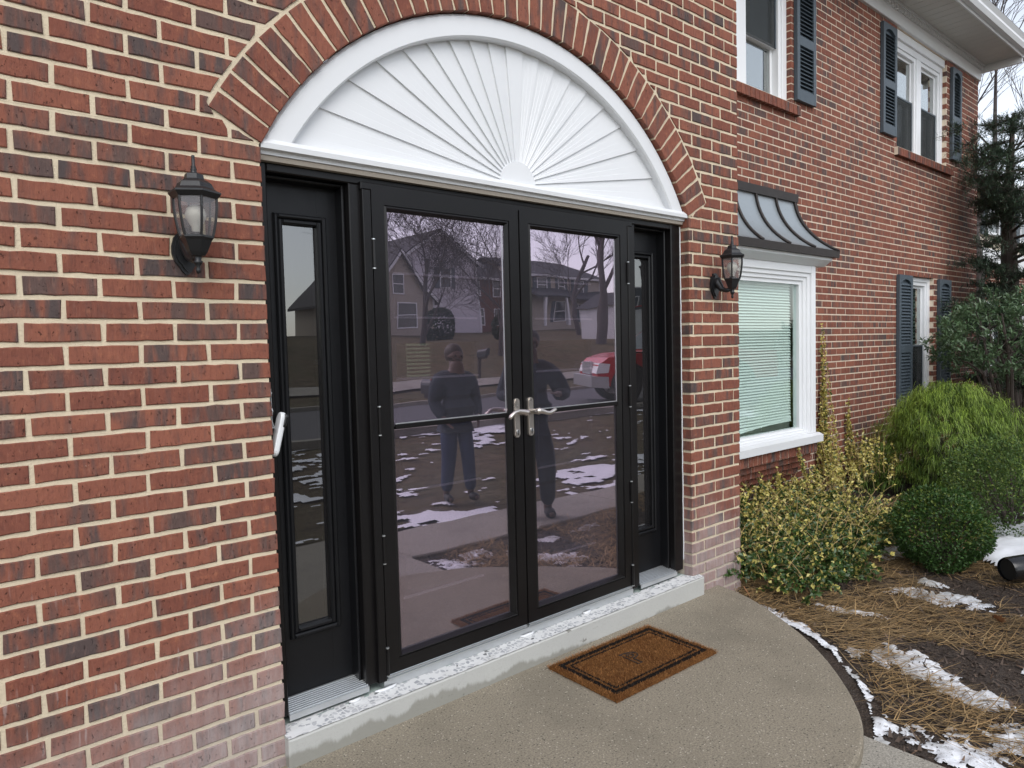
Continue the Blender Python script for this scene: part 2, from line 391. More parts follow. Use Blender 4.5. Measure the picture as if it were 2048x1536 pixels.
PZ = -.055
def pslab(x0, x1, y0, y1):
    m = slab('paving_slab', x0, x1, y0, y1, PZ, 'walk'); o = m.build('paving_slab', 'walk', pth); o.location = (-1, 2, .1)
pslab(.60, 1.795, -2.56, -1.10)
pslab(-.70, .594, -2.56, -1.10); pslab(-2.0, -.706, -2.56, -1.10)
for k in range(5): pslab(1.80 + k * 1.25, 1.80 + (k + 1) * 1.25 - .006, -2.56, -1.85)
# porch: rounded slab in front of the door
pe = [(2.74, .012), (2.70, -.187), (2.62, -.36), (2.506, -.545), (2.385, -.725), (2.22, -.915), (2.035, -1.085), (1.90, -1.19), (1.787, -1.262), (1.66, -1.32), (1.50, -1.362), (1.33, -1.38)]
pe = pe + [(2 * 1.30 - x, y) for x, y in pe[::-1]]
def smooth_poly(p, it=2):
    for _ in range(it):
        q = [p[0]]
        for a, b in zip(p, p[1:]): q += [(a[0] * .75 + b[0] * .25, a[1] * .75 + b[1] * .25), (a[0] * .25 + b[0] * .75, a[1] * .25 + b[1] * .75)]
        p = q + [p[-1]]
    return p
pe = smooth_poly(pe)
m = MB(); n = len(pe)
cx, cy = 1.30, -.3
ring = lambda k, z: [(cx + (x - cx) * k, cy + (y - cy) * k if y < 0 else y, z) for x, y in pe]
for k, z in ((1.0, -.16), (1.0, -.012), (.996, -.003), (.990, 0.0)): m.v += ring(k, z)
for r in range(3):
    for i in range(n - 1): m.face(r * n + i, r * n + i + 1, (r + 1) * n + i + 1, (r + 1) * n + i)
m.face(*[3 * n + i for i in range(n)])
tag(m.build('porch', 'porch'), kind='structure')

# ------------------------------------------------------------------ the brick house
house = empty('brick_house', (3.5, .9, 0)); HL = Vector((-3.5, -.9, 0))
tag(house, 'two storey red brick house with white fanlight over black double storm doors', 'house')
def hp(mb, name, mat, parent=None, **kw):
    """build a part of the house, in world coordinates"""
    o = mb.build(name, mat, parent or house, **kw)
    if parent is None: o.location = (o.location + HL)
    return o
def brick_poly(mb, pts, y0, depth, a, jit=.0018, cham=.0028, sub_=True):
    """one brick: polygon in (x,z), front face at y0, chamfered ragged edge"""
    P = []
    n = len(pts)
    for i in range(n):
        p, q = pts[i], pts[(i + 1) % n]; L = math.hypot(q[0] - p[0], q[1] - p[1]); P.append(p)
        if sub_ and L > .11:
            for t in (.22, .41, .60, .80): P.append((p[0] + (q[0] - p[0]) * t, p[1] + (q[1] - p[1]) * t))
    cx = sum(p[0] for p in P) / len(P); cz = sum(p[1] for p in P) / len(P)
    P = [(x + random.uniform(-jit, jit), z + random.uniform(-jit, jit)) for x, z in P]
    yf = y0 + random.uniform(-.0016, .0016); b = len(mb.v); n = len(P)
    hw = max(abs(p[0] - cx) for p in P); hh = max(abs(p[1] - cz) for p in P)
    for x, z in P: mb.v.append((x, y0 + depth, z))
    for x, z in P: mb.v.append((x, yf + cham * .8, z))
    for x, z in P: mb.v.append((x - math.copysign(min(cham, hw * .3), x - cx), yf + random.uniform(-.0004, .0006), z - math.copysign(min(cham, hh * .3), z - cz)))
    for i in range(n):
        j = (i + 1) % n
        mb.face(b + i, b + j, b + n + j, b + n + i, a=a); mb.face(b + n + i, b + n + j, b + 2 * n + j, b + 2 * n + i, a=a)
    mb.face(*[b + 2 * n + i for i in range(n)], a=a)
def xleft(zr):
    """left edge of door opening + arch ring at height zr above the spring"""
    if zr <= 0: return 0.0
    k = .2 * .651 / 1.396
    if zr < k: return -zr * 1.235 / .651
    d = ARO ** 2 - (zr + .651) ** 2
    return ACX - math.sqrt(d) if d > 0 else None
bricks = []                                             # (distance, polygon, id)
def add_row(z0, x0, x1, joints, side):
    """bricks of one course between x0 and x1 cut at joints; side says where the arch cuts"""
    js = sorted([j for j in joints if x0 + .012 < j < x1 - .012]); ed = [x0] + js + [x1]
    zb, zt = z0 + MJ / 2, z0 + H - MJ / 2
    for a, b in zip(ed, ed[1:]):
        xa = a + (MJ / 2 if a != x0 else 0); xb = b - (MJ / 2 if b != x1 else 0)
        pts = None
        lv = np.linspace(zb, zt, 7); lim = [xleft(z - ZS) for z in lv]
        if zb - ZS < -.001 and zt - ZS < .05: lim = [0.0 if side != 0 else None] * 7
        if side == 0 or all(l is None for l in lim): pts = [(xa, zb), (xb, zb), (xb, zt), (xa, zt)]
        elif side < 0:
            R = [min(xb, (99 if l is None else l - (.009 if z > ZS else 0))) for l, z in zip(lim, lv)]
            ok = [i for i, r in enumerate(R) if r > xa + .012]
            if not ok: continue
            pts = [(xa, lv[ok[0]])] + [(R[i], lv[i]) for i in ok] + [(xa, lv[ok[-1]])]
            if all(abs(R[i] - xb) < 1e-6 for i in ok) and len(ok) == 7: pts = [(xa, zb), (xb, zb), (xb, zt), (xa, zt)]
            elif len(ok) > 2:
                pts = [(xa, lv[ok[0]])] + [(R[i], lv[i]) for i in (ok[0], ok[len(ok) // 2], ok[-1])] + [(xa, lv[ok[-1]])]
        else:
            R = [max(xa, (-99 if l is None else 2 * ACX - l + (.009 if z > ZS else 0))) for l, z in zip(lim, lv)]
            ok = [i for i, r in enumerate(R) if r < xb - .012]
            if not ok: continue
            if all(abs(R[i] - xa) < 1e-6 for i in ok) and len(ok) == 7: pts = [(xa, zb), (xb, zb), (xb, zt), (xa, zt)]
            else: pts = [(xb, lv[ok[-1]]), ] + [(R[i], lv[i]) for i in (ok[-1], ok[len(ok) // 2], ok[0])] + [(xb, lv[ok[0]])]; pts = pts[::-1]
        mxx = sum(p[0] for p in pts) / len(pts); mz = sum(p[1] for p in pts) / len(pts)
        bricks.append((pts, mxx, mz))
NTOP, NBOT = 44, 34
for i in range(-NTOP, NBOT):                            # course i lies below joint i, counted down from the spring
    z0 = ZS - (i + 1) * H; ev = i % 2 == 0
    jl = [-.2 + BP * k if ev else -.1 + BP * k for k in range(-20, 16)]
    jr = [W_ + .126 + BP * k if ev else W_ + .040 + BP * k for k in range(-16, 5)]
    if i >= 0:
        add_row(z0, -3.6, 0.0, [j + random.uniform(-.004, .004) for j in jl if j < -.02], -1)
        add_row(z0, W_, W_ + W2, [j + random.uniform(-.003, .003) for j in jr if j > W_ + .02], 1)
    elif z0 < ACZ + ARO + .05:
        add_row(z0, -3.6, ACX - .01, [j + random.uniform(-.004, .004) for j in jl], -1)
        add_row(z0, ACX + .01, W_ + W2, [j + random.uniform(-.003, .003) for j in jr], 1)
    else:
        add_row(z0, -3.6, W_ + W2, jl, 0)
wallm = MB(); yM = .0050
wt, wb = ZS + NTOP * H, ZS - NBOT * H
# mortar bed of the front wall: left part, pier, and spandrels around the arch
wallm.box(-3.6, -.004, yM + .0006, .299, wb, ZS + .006); wallm.box(W_ + .004, W_ + W2 - .004, yM + .0006, .299, wb, ZS + .006)
na = 40; th0 = math.atan2(.651, -1.235); th1 = math.atan2(.651, 1.235)
arc = [(ACX + (ARI + .004) * math.cos(th0 + (th1 - th0) * k / na), ACZ + (ARI + .004) * math.sin(th0 + (th1 - th0) * k / na)) for k in range(na + 1)]
top = [(-3.6 + (W2 + W_ + 3.6 - .004) * k / na, wt) for k in range(na + 1)]
b0 = len(wallm.v)
for y in (yM, .30):
    for p in arc: wallm.v.append((p[0], y, max(p[1], ZS)))
    for p in top: wallm.v.append((p[0], y, wt))
for k in range(na):
    a_, t_ = b0 + k, b0 + na + 1 + k; o2 = 2 * (na + 1)
    wallm.face(a_, a_ + 1, t_ + 1, t_); wallm.face(a_ + o2, t_ + o2, t_ + 1 + o2, a_ + 1 + o2); wallm.face(a_, a_ + o2, a_ + 1 + o2, a_ + 1)
wallm.v += [(-3.6, yM, ZS), (-3.6, .3, ZS), (W_ + W2 - .004, yM, ZS), (W_ + W2 - .004, .3, ZS)]; e = len(wallm.v) - 4
wallm.face(e, b0, b0 + na + 1); wallm.face(b0 + na, e + 2, b0 + 2 * na + 1)
wallm.face(e + 2, e + 3, b0 + 2 * (na + 1) + 2 * na + 1, b0 + 2 * na + 1)
front_wall = hp(wallm, 'front_wall', 'mortar')
CX, CY, CZ = -.95, -2.42, 1.487
def in_view(x, y, z):
    d = Vector((x - CX, y - CY, z - CZ)); f = d.dot(FW)
    return f > .1 and abs(d.dot(RT) / f) < .78 and abs(d.dot(UP) / f) < .60
order = sorted(bricks, key=lambda b: (not in_view(b[1], 0, b[2]), (b[1] - CX) ** 2 + CY ** 2 + (b[2] - CZ) ** 2))
rest = MB()
for k, (pts, bx_, bz_) in enumerate(order):
    a = random.random()
    if k < 298:
        mb = MB(); brick_poly(mb, pts, 0, .06, a)
        o = mb.build('brick', 'brick', front_wall, bid=True, origin=(bx_, 0, bz_))
    else: brick_poly(rest, pts, 0, .06, a)
tag(rest.build('brick_courses', 'brick', front_wall, bid=True), kind='stuff')
NAR = 43
for k in range(NAR):
    t0 = th0 + (th1 - th0) * k / NAR; t1 = th0 + (th1 - th0) * (k + 1) / NAR
    gi = (MJ - .003) / 2 / ARI; go = MJ * .62 / ARO
    f = lambda r, t: (ACX + r * math.cos(t), ACZ + r * math.sin(t))
    mb = MB(); brick_poly(mb, [f(ARI, t0 - gi), f(ARO - .008, t0 - go), f(ARO - .008, t1 + go), f(ARI, t1 + gi)], -.001, .07, random.random())
    c = f((ARI + ARO) / 2, (t0 + t1) / 2)
    mb.build('arch_brick', 'brick', front_wall, bid=True, origin=(c[0], 0, c[1]))
# body of the house behind: side, back, roof so that no light leaks in
sh = MB()
sh.box(-3.6, -3.4, .30, 9, wb, wt); sh.box(-3.4, 10.40, 8.8, 9, wb, 5.2); sh.box(W_ + W2 - .22, W_ + W2 - .02, .302, YB + .2, wb, wt)
sh.box(10.20, 10.41, YB + .25, 8.8, wb, 5.2); sh.box(-3.4, W_ + W2, .302, 8.8, wt - .02, wt + .1)
hp(sh, 'house_body', 'mortar')

# recessed main wall with window openings
XR0, XR1 = W_ + W2 - .05, 10.43
ZTOP = ZS + 2.79
win = {'bay': (3.55, 5.30, ZS - 1.66, ZS - .05), 'u1': (3.76, 5.295, ZS + 1.435, ZTOP - .02), 'u2': (7.667, 9.215, ZS + 1.435, ZTOP - .02), 'low': (8.09, 8.83, ZS - 1.70, ZS + .03)}
far = MB(); k0 = 0
zlow = ZS - 35 * H
rowi = 0
for i in range(-42, 35):
    z0 = ZS - (i + 1) * H
    if z0 > ZTOP: continue
    zt = min(z0 + H - MF / 2, ZTOP)
    xs = [XR0 - .2 + BP * k + (.1016 if i % 2 else 0) for k in range(40)]
    for a in xs:
        xa, xb = max(a + MF / 2, XR0), min(a + BP - MF / 2, XR1)
        segs = [(xa, xb)]
        for (wx0, wx1, wz0, wz1) in win.values():
            if z0 + H * .5 > wz0 and z0 + H * .5 < wz1:
                ns = []
                for p, q in segs:
                    if q <= wx0 or p >= wx1: ns.append((p, q))
                    else:
                        if p < wx0 - .015: ns.append((p, wx0 + .003))
                        if q > wx1 + .015: ns.append((wx1 - .003, q))
                segs = ns
        for p, q in segs:
            if q - p < .012: continue
            far.box(p, q, YB + random.uniform(-.0015, .0015), YB + .06, z0 + MF / 2, zt, a=random.random())
far_w = MB()
xsb = sorted({XR0, XR1 - .004} | {v for wv in win.values() for v in wv[:2]})
for p, q in zip(xsb, xsb[1:]):                          # mortar bed cut round the openings, reveal depth real
    zs = [(zlow, ZTOP + .2)]
    for (wx0, wx1, wz0, wz1) in win.values():
        if p >= wx0 - 1e-4 and q <= wx1 + 1e-4:
            ns = []
            for a, b in zs:
                if wz1 <= a or wz0 >= b: ns.append((a, b)); continue
                if a < wz0: ns.append((a, wz0))
                if b > wz1: ns.append((wz1, b))
            zs = ns
    for a, b in zs: far_w.box(p, q, YB + .0030, YB + .25, a, b)
main_wall = hp(far_w, 'main_wall', 'mortar_far', fix=False)
tag(far.build('brick_courses', 'brick', main_wall, bid=True, fix=False), kind='stuff')
def sill_bricks(x0, x1, zt, h, y0, y1, slope=.012):
    n = round((x1 - x0) / .0715); w = (x1 - x0) / n
    mo = MB(); mo.box(x0, x1, y0 + .006, y1, zt - h + .002, zt - .006); mo.build('sill_mortar', 'mortar_far', main_wall)
    for k in range(n):
        mb = MB(); a = random.random(); xa, xb = x0 + k * w + .005, x0 + (k + 1) * w - .005
        mb.prism([(y0, zt - h), (y1, zt - h), (y1, zt), (y0, zt - slope)], xa, xb, 'x'); mb.a = [a] * len(mb.f)
        mb.build('sill_brick', 'brick', main_wall, bid=True)
sill_bricks(3.66, 5.39, ZS + 1.432, .095, YB - .045, YB + .03)
sill_bricks(7.60, 9.36, ZS + 1.432, .095, YB - .045, YB + .03)

# ---- windows of the main wall
def dh_window(name, x0, x1, z0, z1, yf, mid, screens=(False, True), dark=True):
    """one double-hung unit: casing frame, two sashes with panes, meeting rail"""
    w = empty(name, (x0, yf, z0), house); w.location = Vector((x0, yf, z0)) + HL
    O = Vector((-x0, -yf, -z0))
    def P(mb, nm, mat):
        o = mb.build(nm, mat, w); o.location = O; return o
    fr = MB(); t = .045
    fr.cbox(x0, x0 + t, yf, yf + .10, z0, z1); fr.cbox(x1 - t, x1, yf, yf + .10, z0, z1); fr.box(x0 + t, x1 - t, yf + .002, yf + .10, z1 - t, z1); fr.box(x0 + t, x1 - t, yf + .002, yf + .10, z0, z0 + .03)
    P(fr, 'frame', 'vinyl')
    for s, (a, b, yy) in enumerate(((mid, z1 - t, yf + .035), (z0 + .03, mid + .03, yf + .062))):
        q = MB(); r = .032; xa, xb = x0 + t + .002, x1 - t - .002
        q.cbox(xa, xa + r, yy, yy + .024, a, b, .003); q.cbox(xb - r, xb, yy, yy + .024, a, b, .003); q.box(xa + r, xb - r, yy + .001, yy + .024, b - r, b); q.box(xa + r, xb - r, yy + .001, yy + .024, a, a + r)
        P(q, 'sash', 'vinyl')
        g = MB(); g.box(xa + r, xb - r, yy + .010, yy + .014, a + r, b - r); P(g, 'pane', 'glass')
        if screens[s]:
            g = MB(); g.box(xa, xb, yf + .024, yf + .027, a, b - .002); P(g, 'insect_screen', MT_screen)
            g = MB(); rr = .018
            g.box(xa, xa + rr, yf + .020, yf + .030, a, b); g.box(xb - rr, xb, yf + .020, yf + .030, a, b); g.box(xa + rr, xb - rr, yf + .021, yf + .030, b - rr, b); P(g, 'screen_frame', 'shutter')
    bk = MB(); bk.box(x0 + .02, x1 - .02, yf + .45, yf + .47, z0 - .1, z1 + .1); bk.box(x0 - .02, x0 + .02, yf + .11, yf + .45, z0 - .1, z1 + .1); bk.box(x1 - .02, x1 + .02, yf + .11, yf + .45, z0 - .1, z1 + .1)
    P(bk, 'room_wall', 'dark')
    return w, P
def screen_mat():
    g = N('insect_screen'); t = g.n('BsdfTransparent'); d = g.bsdf((.03, .035, .035), .8)
    m = g.n('MixShader'); m.inputs[0].default_value = .55; g.l(t.outputs[0], m.inputs[1]); g.l(d.outputs[0], m.inputs[2]); return g.done(m)
MT_screen = screen_mat()
def casing(x0, x1, z0, z1, mull=None):
    c = MB(); w = .075; y0, y1 = YB + .045, YB + .16
    c.cbox(x0, x0 + w, y0, y1, z0, z1); c.cbox(x1 - w, x1, y0, y1, z0, z1); c.box(x0 + w, x1 - w, y0 + .002, y1, z1 - w, z1)
    if mull: c.cbox(mull - .065, mull + .065, y0 + .001, y1, z0, z1 - w)
    hp(c, 'window_casing', 'vinyl')
for key in ('u1', 'u2'):
    x0, x1, z0, z1 = win[key]; mc = (x0 + x1) / 2; casing(x0, x1, z0, z1 - .09, mc)
    a = MB(); a.box(x0, x1, YB + .02, YB + .16, z1 - .09, z1 + .02); hp(a, 'window_head', 'vinyl')
    sc = (False, True) if key == 'u2' else (True, False)
    dh_window('window', x0 + .075, mc - .065, z0, z1 - .165, YB + .06, ZS + 1.93 if key == 'u1' else ZS + 2.05, sc)
    dh_window('window', mc + .065, x1 - .075, z0, z1 - .165, YB + .06, ZS + 1.93 if key == 'u1' else ZS + 2.05, sc)
x0, x1, z0, z1 = win['low']; casing(x0, x1, z0, z1)
wl, PL = dh_window('window', x0 + .075, x1 - .075, z0, z1 - .075, YB + .06, ZS - .85)
bl = MB()
for k in range(16): bl.box(x0 + .13, x1 - .13, YB + .16, YB + .185, ZS - .82 + k * .045, ZS - .82 + k * .045 + .03)
PL(bl, 'blind', 'blind')
st = MB(); st.box(x0 + .16, x0 + .38, YB + .124, YB + .126, ZS - .42, ZS - .14); PL(st, 'alarm_sticker', plain('blue_sticker', (.03, .035, .22), .5))
st = MB()
for zz in (-.20, -.27, -.36): st.box(x0 + .19, x0 + .35, YB + .121, YB + .1235, ZS + zz - .015, ZS + zz + .012)
PL(st, 'sticker_print', 'white')
sill_bricks(8.02, 8.92, ZS - 1.705, .095, YB - .045, YB + .03)

def shutter(x0, x1, z0, z1, rail):
    s = empty('shutter', Vector((x0, YB, z0)) + HL, house); O = Vector((-x0, -YB, -z0))
    y0, y1 = YB - .042, YB - .004; t = .048
    f = MB(); f.cbox(x0, x0 + t, y0, y1, z0, z1, .003); f.cbox(x1 - t, x1, y0, y1, z0, z1, .003)
    f.box(x0 + t, x1 - t, y0 + .001, y1, z0, z0 + .10); f.box(x0 + t, x1 - t, y0 + .001, y1, rail - .04, rail + .04)
    xm, hw = (x0 + x1) / 2, (x1 - x0) / 2 - t                # arched top rail
    ar = [(xm + hw * c, z1 - .085 + (.035 * math.cos(c * math.pi / 2) if abs(c) < .8 else 0)) for c in np.linspace(-1, 1, 13)]
    f.prism([(x0 + t, z1)] + ar + [(x1 - t, z1)], y0 + .001, y1)
    f.box(x0 + t, x1 - t, y1 - .006, y1, z0 + .1, z1 - .05)
    o = f.build('frame', 'shutter', s); o.location = O
    sl = MB()
    for a, b in ((z0 + .10, rail - .04), (rail + .04, z1 - .085)):
        n = int((b - a) / .036)
        for k in range(n):
            z = a + (k + .5) * (b - a) / n
            sl.prism([(y0 + .004, z - .016), (y0 + .009, z - .016), (y1 - .008, z + .011), (y1 - .008, z + .016)], x0 + t, x1 - t, 'x')
    o = sl.build('slat', 'shutter', s); o.location = O; tag(o, kind='stuff')
shutter(5.335, 5.69, ZS + 1.48, ZS + 2.76, ZS + 2.02)
shutter(7.215, 7.57, ZS + 1.52, ZS + 2.70, ZS + 2.06); shutter(9.33, 9.66, ZS + 1.55, ZS + 2.71, ZS + 2.06)
shutter(7.67, 8.055, ZS - 1.67, ZS, ZS - .86); shutter(8.935, 9.33, ZS - 1.67, ZS, ZS - .86)

# ---- frieze, dentils, soffit, gutter, roof
ZF = ZS + 2.775; ZSO = ZS + 2.985
e = MB(); e.cbox(XR0, XR1 + .02, YB - .03, YB + .04, ZF, ZSO, .005); hp(e, 'frieze_board', 'white')
e = MB()
for k in range(104): e.box(3.0 + k * .0716, 3.0 + k * .0716 + .042, YB - .062, YB - .029, ZSO - .075, ZSO - .03)
tag(hp(e, 'dentil', 'white', fix=False), kind='stuff')
e = MB(); e.box(XR0, XR1 + .02, YB - .075, YB - .0295, ZSO - .03, ZSO - .001); hp(e, 'crown_moulding', 'white')
YE = YB - .49
for k in range(26):
    e = MB(); xa = 2.95 + k * .30
    e.prism([(xa, ZSO + .004), (xa + .006, ZSO - .003), (xa + .14, ZSO - .003), (xa + .147, ZSO + .004), (xa + .153, ZSO - .003), (xa + .291, ZSO - .003), (xa + .297, ZSO + .004), (xa + .297, ZSO + .012), (xa, ZSO + .012)], YE, YB - .03); hp(e, 'soffit_panel', 'soffit')
e = MB(); e.prism([(YE, ZSO - .035), (YE - .016, ZSO - .035), (YE - .016, ZSO + .14), (YE, ZSO + .14)], 2.9, XR1 + .09, 'x'); hp(e, 'fascia', 'white')
e = MB(); e.prism([(YE - .018, ZSO + .0), (YE - .075, ZSO), (YE - .10, ZSO + .045), (YE - .095, ZSO + .08), (YE - .125, ZSO + .125), (YE - .115, ZSO + .13), (YE - .09, ZSO + .09), (YE - .07, ZSO + .02), (YE - .018, ZSO + .02)], 2.9, XR1 + .10, 'x'); hp(e, 'gutter', 'white')
e = MB(); e.box(XR1 + .02, XR1 + .06, YE - .005, YB - .02, ZSO - .10, ZSO + .13); hp(e, 'return_board', 'white')
e = MB(); e.prism([(YE - .11, ZSO + .15), (9.2, ZSO + 3.0), (9.2, ZSO + 2.9), (YE, ZSO + .11)], 2.9, XR1 + .12, 'x'); hp(e, 'roof', 'roofshingle')

# ---- bay window with standing-seam roof
YW = YB - .20; BX0, BX1 = 3.50, 5.345
bay = empty('bay_window', Vector((4.4, YW, ZS - 1.65)) + HL, house); BO = Vector((-4.4, -YW, -(ZS - 1.65)))
def BPt(mb, nm, mat, **kw):
    o = mb.build(nm, mat, bay, **kw); o.location = BO; return o
gT, gB = ZS - .20, ZS - 1.525; gx1, gx0 = BX1 - .21, BX0 + .21
b = MB()
b.cbox(BX0, BX0 + .075, YW, YB + .02, ZS - 1.575, ZS - .05); b.cbox(BX1 - .075, BX1, YW, YB + .02, ZS - 1.575, ZS - .05); b.box(BX0 + .075, BX1 - .075, YW + .003, YB + .02, ZS - .12, ZS - .05)
BPt(b, 'frame', 'vinyl')
b = MB(); a0, a1 = BX0 + .075, BX1 - .075
for t, yy in ((0, .018), (.045, .034), (.09, .050)):
    z_0, z_1 = ZS - 1.575 + t * .45, ZS - .12 - t * .75
    b.cbox(a0 + t, a0 + t + .047, YW + yy, YW + .11, z_0, z_1, .003); b.cbox(a1 - t - .047, a1 - t, YW + yy, YW + .11, z_0, z_1, .003)
    b.box(a0 + t + .047, a1 - t - .047, YW + yy + .001, YW + .11, z_1 - .036, z_1); b.box(a0 + t + .047, a1 - t - .047, YW + yy + .001, YW + .11, z_0, z_0 + .022)
BPt(b, 'sash', 'vinyl')
b = MB(); b.prism([(YW - .045, ZS - 1.655), (YB + .02, ZS - 1.655), (YB + .02, ZS - 1.573), (YW - .005, ZS - 1.576), (YW - .045, ZS - 1.592)], BX0 - .05, BX1 + .05, 'x'); BPt(b, 'sill', 'white')
b = MB(); b.box(a0 + .13, a1 - .13, YW + .075, YW + .079, ZS - 1.53, ZS - .21); BPt(b, 'pane', MT.setdefault('bayglass', glass_mat('bay_glass', (.93, .985, .968), .05)))
b = MB()
for k in range(52):
    z = ZS - 1.44 + k * .0245; tl = .03 if k > 3 else .03
    xa, xb = a0 + .10, a1 - .165 + random.uniform(-.004, .004)
    sag = [0, .0, 0][0]
    b.prism([(YW + .115, z), (YW + .117, z - .002), (YW + .139, z + .0215), (YW + .137, z + .0235)], xa, xb, 'x')
bo = BPt(b, 'blind_slat', 'blind', fix=False); tag(bo, kind='stuff')
b = MB()                                                 # bottom slats hang crooked
for k, (dl, dr) in enumerate(((-.030, .0), (-.062, .012), (-.085, .030))):
    z = ZS - 1.44; i0 = len(b.v)
    xa, xb = a0 + .10, a1 - .165
    for x, d in ((xa, dl), (xb, dr)):
        b.v += [(x, YW + .113, z + d - .012), (x, YW + .115, z + d - .014), (x, YW + .135, z + d + .004), (x, YW + .133, z + d + .006)]
    for q in ((0, 1, 5, 4), (1, 2, 6, 5), (2, 3, 7, 6), (3, 0, 4, 7), (0, 3, 2, 1), (4, 5, 6, 7)): b.face(*[i0 + i for i in q])
BPt(b, 'crooked_slat', 'blind')
b = MB(); b.box(BX0 + .05, BX1 - .05, YB + .30, YB + .32, ZS - 1.7, ZS); b.box(BX1 - .075, BX1 - .06, YW + .12, YB + .30, ZS - 1.6, ZS - .1); b.box(BX0 + .06, BX0 + .075, YW + .12, YB + .30, ZS - 1.6, ZS - .1); BPt(b, 'room_wall', 'blind')
# soffit box under the bay roof
b = MB(); b.prism([(YB, ZS - .055), (YW - .01, ZS - .055), (YW - .06, ZS - .02), (YW - .085, ZS - .005), (YW - .085, ZS + .045), (YB, ZS + .045)], BX0 - .12, BX1 + .14, 'x'); BPt(b, 'cornice', 'white')
RX0, RX1 = BX0 - .17, BX1 + .20                            # eave ends
TX0, TX1 = BX0 + .06, 5.25                                 # ends at the wall
ns = 12; prof = []
for k in range(ns + 1):
    t = k / ns; prof.append((t, (ZS + .565) - .49 * (1 - (1 - t) ** 1.0 * (1 - .35 * t)), (YB - .05) - (YB - .05 - (YW - .12)) * (t ** 1.75)))
def roofpt(u, k):                                         # u 0..1 along the eave
    t, z, y = prof[k]; s = (t ** 1.75)
    xa = TX0 + (RX0 - TX0) * s; xb = TX1 + (RX1 - TX1) * s
    return (xa + (xb - xa) * u, y, z)
b = MB(); us = np.linspace(0, 1, 9)
for k in range(ns + 1): b.v += [roofpt(u, k) for u in us]
for k in range(ns):
    for j in range(8): b.face(k * 9 + j, k * 9 + j + 1, (k + 1) * 9 + j + 1, (k + 1) * 9 + j)
for sgn, u in ((0, 0.0), (1, 1.0)):                       # hipped ends back to the wall
    i0 = len(b.v)
    for k in range(ns + 1):
        p = roofpt(u, k); b.v.append(p); b.v.append((p[0], YB + .005, p[2]))
    for k in range(ns): b.face(i0 + 2 * k, i0 + 2 * k + 1, i0 + 2 * k + 3, i0 + 2 * k + 2)
def metal_roof():
    g = N('weathered_metal_roof'); p = g.pos(); x, y, z = g.sep(p)
    edge = g.math('ADD', z, g.math('MULTIPLY', g.noise(g.map(p, (1, 1, .4)), 22, 4, .7), .10))
    c = g.mix(g.step(edge, ZS + .115, ZS + .165), (.10, .085, .08), (.33, .365, .385))
    c = g.mix(g.step(edge, ZS + .53, ZS + .64), c, (.27, .25, .24))
    c = g.mix(g.math('MULTIPLY', g.step(g.noise(p, 55, 3), .66, .72), .4), c, (.09, .09, .1))
    return g.done(g.bsdf(c, .38, .35, None, .5))
MT['baymetal'] = metal_roof(); MT['seam'] = plain('dark_seam_metal', (.035, .028, .026), .5, .3, var=.2)
BPt(b, 'roof_panel', 'baymetal', fix=False, smooth=True)
nse = 6
for j in range(nse):
    u = j / (nse - 1) * .97 + .015; s = MB(); pth_ = [Vector(roofpt(u, k)) + Vector((0, -.010, .008)) for k in range(ns + 1)]
    s.tube(pth_, .0125, 6); BPt(s, 'roof_seam', 'seam', smooth=True)
s = MB(); s.tube([Vector(roofpt(1, k)) + Vector((.004, -.004, .004)) for k in range(ns + 1)], .012, 6); BPt(s, 'hip_trim', 'seam', smooth=True)
s = MB(); zE = prof[-1][1]; s.prism([(YW - .085, zE - .055), (YW - .122, zE - .055), (YW - .128, zE + .006), (YW - .085, zE + .006)], RX0 - .005, RX1 + .005, 'x'); s.box(RX1 - .02, RX1 + .006, YW - .085, YB, zE - .055, zE + .004); BPt(s, 'drip_edge', 'seam')
s = MB(); s.prism([(YB + .002, ZS + .535), (YB - .075, ZS + .53), (YB - .08, ZS + .60), (YB + .002, ZS + .625)], TX0 - .03, TX1 + .02, 'x'); BPt(s, 'wall_flashing', 'seam')
# corbelled brick below the bay
zc = ZS - 1.657
def corb(x0, x1, y0, z0, z1, pitch, off=0.0):
    mo = MB(); mo.box(x0, x1, y0 + .006, YB + .02, z0 + .003, z1); mo.build('corbel_mortar', 'mortar_far', main_wall)
    xa = x0 - off
    while xa < x1 - .02:
        p, q = max(xa, x0) + .005, min(xa + pitch, x1) - .005
        if q - p > .015:
            mb = MB(); a = random.random(); brick_poly(mb, [(p, z0 + .005), (q, z0 + .005), (q, z1 - .005), (p, z1 - .005)], y0, .08, a, .0008, .002, False); mb.build('corbel_brick', 'brick', main_wall, bid=True)
        xa += pitch
corb(BX0 - .02, BX1 + .02, YW - .005, zc - .098, zc, .0715)
for k in range(3): corb(BX0 + .03 * (k + 1) - .02, BX1 - .03 * (k + 1) + .03, YW + .045 + .048 * k, zc - .098 - H * (k + 1), zc - .098 - H * k, BP, .1 * (k % 2))

